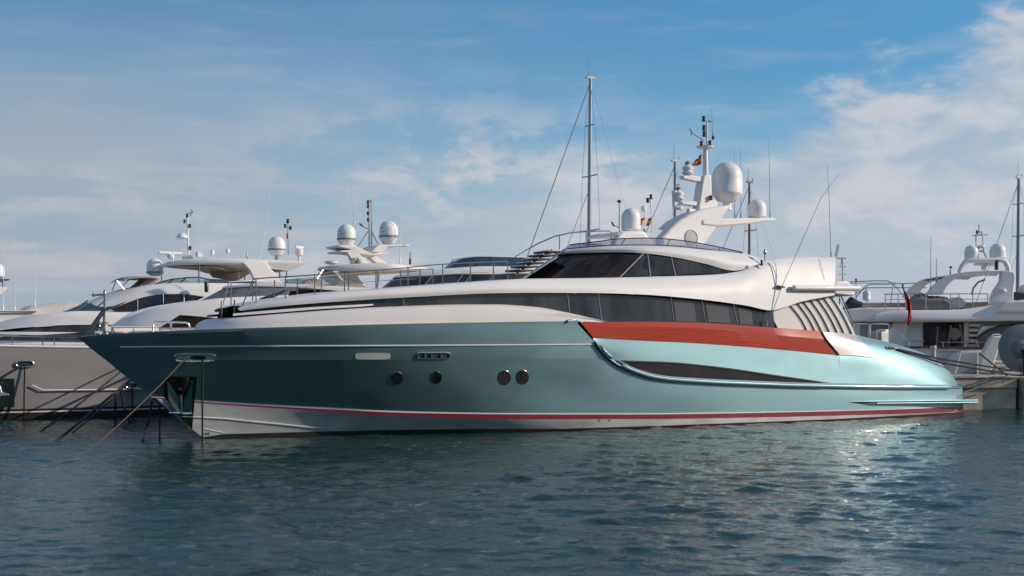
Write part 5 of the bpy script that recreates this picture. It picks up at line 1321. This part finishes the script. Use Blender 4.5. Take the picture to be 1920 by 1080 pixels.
    m = MB(); m.lathe([(.02, -.02), (.09, .05), (.02, .12)], F.P(1782.5, 503, -1.0), 10); m.build('antenna_head', 'lamp_black', R)
    m = MB(); m.slab(F, [(1900, 553), (1904, 547), (1925, 550), (1925, 562), (1900, 562)], -.5, .5); m.build('console', 'rubber', R, bevel=.05)
    radome(F, R, 1921, 533, 552, 24, .5, cone=.2)
    return F
FF = yacht_f()
cover('tender_cover', 'dark grey canvas cover over a tender, lying on the upper deck behind the red flag', FF, [(1697, 576), (1703, 562), (1716, 551), (1728, 547.5), (1740, 553), (1775, 556), (1785, 576)], -2.2, -.6, 'canvas')

def yacht_g():
    F = Frame(0, 74.0, 0)
    R = root('motor_yacht', 'white yacht glimpsed beyond the teal stern, thin awning hoops over its flybridge', 'yacht', F)
    m = MB(); m.skin(F, [[(1560, 735, 2.3), (1700, 735, 2.6), (1760, 735, 2.5)], [(1550, 645, 2.6), (1700, 645, 2.9), (1780, 640, 2.6)]], 20, close=True, cap0=True, cap1=True); m.build('hull', 'white', R)
    m = MB(); m.slab(F, [(1560, 646), (1566, 600), (1585, 585), (1600, 579), (1690, 579), (1690, 646)], -2.5, 2.5); m.build('deckhouse', 'cream', R, bevel=.15)
    m = MB(); m.slab(F, [(1604, 640), (1604, 610), (1680, 610), (1680, 640)], -2.56, -2.52); m.build('saloon_window', 'glass', R)
    tubes(F, R, 'awning_hoop', 'rail', [[(1593, 528.5, -1.5), (1640, 526.5, -1.5), (1664, 526.5, -1.5), (1673, 531, -1.5), (1690, 550, -1.5), (1697, 560, -1.5)], [(1605, 558, -1.5), (1618, 541, -1.5), (1630, 533, -1.5), (1660, 533, -1.5), (1740, 530, -1.5)], [(1600, 553, -1.5), (1625, 539.5, -1.5), (1737, 539.5, -1.5)], [(1674, 534, -1.5), (1669, 578, -1.5)], [(1596, 531, -1.5), (1680, 530, 1.5)], [(1625, 541, -1.5), (1625, 578, -1.5)]], .028)
    radome(F, R, 1625, 544, 564, 15, 0, cone=.1)
    m = MB(); m.tube([F.P(1605, 582, 0), F.P(1605, 527, 0)], .03, 6); m.build('lamp_pole', 'rail', R); lamps_on(F, R, [(1605, 526, 4, 7)], 0)
    return F
FG = yacht_g()
cover('bimini_cover', 'black folded bimini cover behind the aft overhang of the teal yacht', FG, [(1580, 578), (1588, 562), (1596, 556), (1606, 562), (1622, 570), (1626, 577)], -1.6, -.4, 'canvas_black')

# red ensign on its staff
def ensign():
    F = Frame(0, 62.5, 0)
    R = root('ensign', 'drooping red flag on a slanted dark staff in front of the covered tender', 'flag', F)
    m = MB(); m.tube([F.P(1692.5, 535, 0), F.P(1700, 565, 0), F.P(1704, 584, 0)], .04, 8); m.lathe([(.03, -.03), (.06, .02), (.03, .07)], F.P(1692.5, 535, 0), 8); m.build('staff', mat('varnished_staff', (.06, .02, .015), .4), R)
    L_ = [(1695.5, 545), (1698, 556), (1699, 572), (1703, 586), (1702, 598), (1700, 606), (1704, 612)]
    Rr = [(1697, 546), (1704, 560), (1709, 573), (1708.5, 588), (1708, 599), (1704, 608), (1705, 612)]
    l, r = resample([(a, b, 0) for a, b in L_], 26, 'len'), resample([(a, b, 0) for a, b in Rr], 26, 'len')
    m = MB()
    for i0, i1, k in ((0, 14, 0), (13, 17, 1), (16, 26, 0)):
        m.cur = k
        m.grid([[F.P(l[i][0] * (1 - t) + r[i][0] * t, l[i][1] * (1 - t) + r[i][1] * t, -.06 + .09 * math.sin(9 * t + i * .35)) for t in np.linspace(0, 1, 10)] for i in range(i0, i1)])
    o = m.build('cloth', ['flag_red', mat('flag_dark_band', (.22, .03, .05), .8)], R); s_ = o.modifiers.new('cloth', 'SOLIDIFY'); s_.thickness = .01
ensign()

# the round drum and bollard posts on the quay
def quay_drum():
    y = 57.4; ox = qx(1916, y); R = root('cable_drum', 'large grey disc with a round hub, standing on the quay', 'drum', None, (ox, y, ZQ))
    s_ = y / FPX; cz = (qz(653, y) - ZQ); r = 45 * s_
    def sq(mb, prof): mb.lathe(prof, (0, 0, cz), 48, 'y')
    m = MB(); sq(m, [(r * .96, .03), (r, .0), (r, -.06), (r * .97, -.08), (r * .5, -.055), (.02, -.05)]); m.build('disc', mat('grey_painted_disc', (.24, .26, .25), .55, var=(1.5, .2), bump=(2, .15)), R)
    m = MB(); m.lathe([(.40, -.05), (.40, -.10), (.30, -.12), (.25, -.2), (.02, -.21)], (-.06, 0, cz - .02), 28, 'y'); m.build('hub', 'grey', R)
    m = MB(); m.tube([(0, -.25, cz - .1), (.03, -.25, 0)], .07, 10); m.tube([(-.12, -.25, cz - .1), (.14, -.25, cz - .06)], .05, 8); m.box((0, -.15, .03), (.6, .6, .06)); m.build('support_post', 'lamp_black', R)
quay_drum()
def gangway():
    y = QY + .5; F = Frame(0, y, 0)
    R = root('gangway', 'light gangway with slanted white posts and dark rope handrails on the quay edge', 'gangway', F)
    m = MB(); m.prism([F.P(1760, 697, -.5), F.P(1800, 703.5, -.5), F.P(1836, 705.3, -.5), F.P(1836, 702.6, -.5), F.P(1800, 700.5, -.5), F.P(1760, 694, -.5)], (0, .8, 0)); m.build('deck_plank', 'cream', R)
    for x0, y0, x1, y1 in ((1791, 702, 1801, 660), (1833, 705, 1832.5, 662)):
        m = MB(); m.tube([F.P(x0, y0, -.4), F.P(x1, y1, -.4)], .035, 8); m.build('post', 'white', R)
    m = MB(); m.tube([F.P(1756, 659.5, -.4), F.P(1801, 659.5, -.4), F.P(1803, 661, -.4)], .025, 6); m.build('hand_line', 'rail', R)
gangway()
def post(px, Y, w_, label):
    X = qx(px, Y); R = root('mooring_post', label, 'post', None, (X, Y, ZQ if Y < 61 else 1.0))
    m = MB(); h = qz(648, Y) - (ZQ if Y < 61 else 1.0); r = w_ * Y / FPX / 2
    m.lathe([(r, 0), (r, h * .86), (r * 1.25, h * .88), (r * 1.3, h * .95), (r * 1.1, h)], (0, 0, 0), 18); m.build('bollard_column', 'stone', R); return R
post(1750, 59.0, 9, 'stubby pale bollard column behind the teal stern shoulder')

# ------------------------------------------------------------------ ropes
def rope(label, pts, r, mats, F=None, cat='rope', name_='mooring_rope', sag=0.0, group=None):
    q = [np.asarray(p, float) for p in pts]
    if sag and len(q) == 2:
        q = [q[0] * (1 - t) + q[1] * t - np.array([0, 0, sag * 4 * t * (1 - t)]) for t in np.linspace(0, 1, 20)]
    m = MB(); m.tube(q, r, 7); o = m.build(name_, mats); place(o, F or FM); return thing(o, label, cat, group)
def under(p): p = p.copy(); p[2] = -.25; return p
b0 = hit_main(347, 672, .03)[0]; w0 = under(FM.onwater(150, 842))
rope('taut tan rope from the chrome bow fairlead of the teal yacht down to the water', [b0, w0], .019, 'rope_tan', sag=.10)
c0 = hit_main(379.5, 672, .06)[0]; c1 = c0.copy(); c1[2] = -.3; q = FM.onwater(379.5, 830); 
rope('dark chain hanging straight down from the teal bow fairlead into the water', [c0, FM.P(379.5, 700, c0[1]), np.array([FM.P(379.5, 760, c0[1])[0], c0[1], FM.P(379.5, 760, c0[1])[2]]), np.array([FM.P(379.5, 832, c0[1])[0], c0[1], -.3])], .03, 'rope_dark', cat='chain', name_='anchor_chain')
yS = -3.36
def pC(px, py): return FC.P(px, py, yS)
def toFC(p): 
    w_ = FM.W(p); dx, dy = w_[0] - FC.x0, w_[1] - FC.y0
    return np.array([dx * FC.c + dy * FC.s, -dx * FC.s + dy * FC.c, p[2]])
wat = lambda px, py: under(FC.onwater(px, py))
rope('dark rope slanting forward from the fairlead above the grey hull anchor pocket', [pC(44, 684), pC(-60, 748)], .03, 'rope_dark', FC)
rope('thin dark rope hanging down the grey hull beside its anchor pocket', [pC(46.5, 685), pC(45.5, 730), np.array([pC(45, 792)[0], yS, -.2])], .03, 'rope_dark', FC)
rope('dark rope slanting down highest along the grey hull, from behind the teal bow', [pC(248, 678), wat(44, 816)], .032, 'rope_dark', FC, sag=.10)
rope('thick dark rope slanting from behind the teal bow past the tops of two hanging ropes', [pC(262, 698), wat(72, 839)], .045, 'rope_dark', FC)
rope('dark rope close behind the thickest slanting rope, ending short of it in the water', [pC(264, 694), wat(105, 820)], .028, 'rope_dark', FC, sag=.12)
def on_rope(px, py, k=.5):
    a, b = pC(262, 698), wat(72, 839); t = np.clip((262 - px) / (262 - 72.0), 0, 1); return a * (1 - t) + b * t
r1 = on_rope(204, 735); r1b = r1.copy(); r1b[2] = -.3
rope('straight black rope hanging from the thick slanting rope into the water', [r1, r1b], .04, 'rope_dark', FC)
r2 = on_rope(214, 729)
rope('curved black rope dropping from the thick slanting rope into the water', [r2, r2 + np.array([.15, 0, -.7]), r2 + np.array([.45, 0, -1.5]), np.array([r2[0] + .75, r2[1] - .3, -.25])], .04, 'rope_dark', FC)
r3 = pC(248, 724); rope('straight black rope hanging from the grey hull fairlead nearest the teal stem', [r3, np.array([r3[0], r3[1] - .05, -.3])], .035, 'rope_dark', FC)
r4 = FM.P(285, 752, .25); rope('curved black rope dropping from the teal stem to the water', [r4, FM.P(281, 780, .3), FM.P(274, 808, .3), under(FM.onwater(262, 829))], .035, 'rope_dark', FM)
r5 = FM.P(299.5, 758, .35); rope('short straight black rope hanging close under the teal stem', [r5, np.array([r5[0], r5[1], -.3])], .03, 'rope_dark', FM)
# stern lines
s0 = FM.P(1676, 653.2, -3.05); world = lambda X, Y, Z: (FM.c * (X - FM.x0) + FM.s * (Y - FM.y0), -FM.s * (X - FM.x0) + FM.c * (Y - FM.y0), Z)
s1 = FM.P(1757, 676, -2.72)
rope('upper black mooring line from the stern fairlead of the teal yacht to the quay', [s0, FM.P(1715, 662, -2.86), FM.P(1758, 673.5, -2.55) + np.array([0, 0, .03]), world(qx(1911, QY + .4), QY + .4, qz(697))], .04, 'rope_dark')
rope('lower black mooring line from the stern fairlead of the teal yacht to the quay', [s0, FM.P(1713, 664, -2.95) + np.array([0, -.03, .0]), FM.P(1757, 680, -2.72) + np.array([0, -.05, .02]), world(qx(1900, QY + .3), QY + .3, qz(703.5))], .04, 'rope_dark')
rope('tan line rising from the teal transom to the quay coping', [FM.P(1803, 738, -1.6), world(qx(1838, QY - .5), QY - .5, qz(724)), world(qx(1908, QY - .08), QY - .08, qz(709))], .035, 'rope_tan')
rope('thin black stern line of the white yacht crossing to the quay coping', [world(qx(1838, 61.5), 61.5, qz(664, 61.5)), world(qx(1888, QY + .1), QY + .1, qz(704))], .035, 'rope_dark')
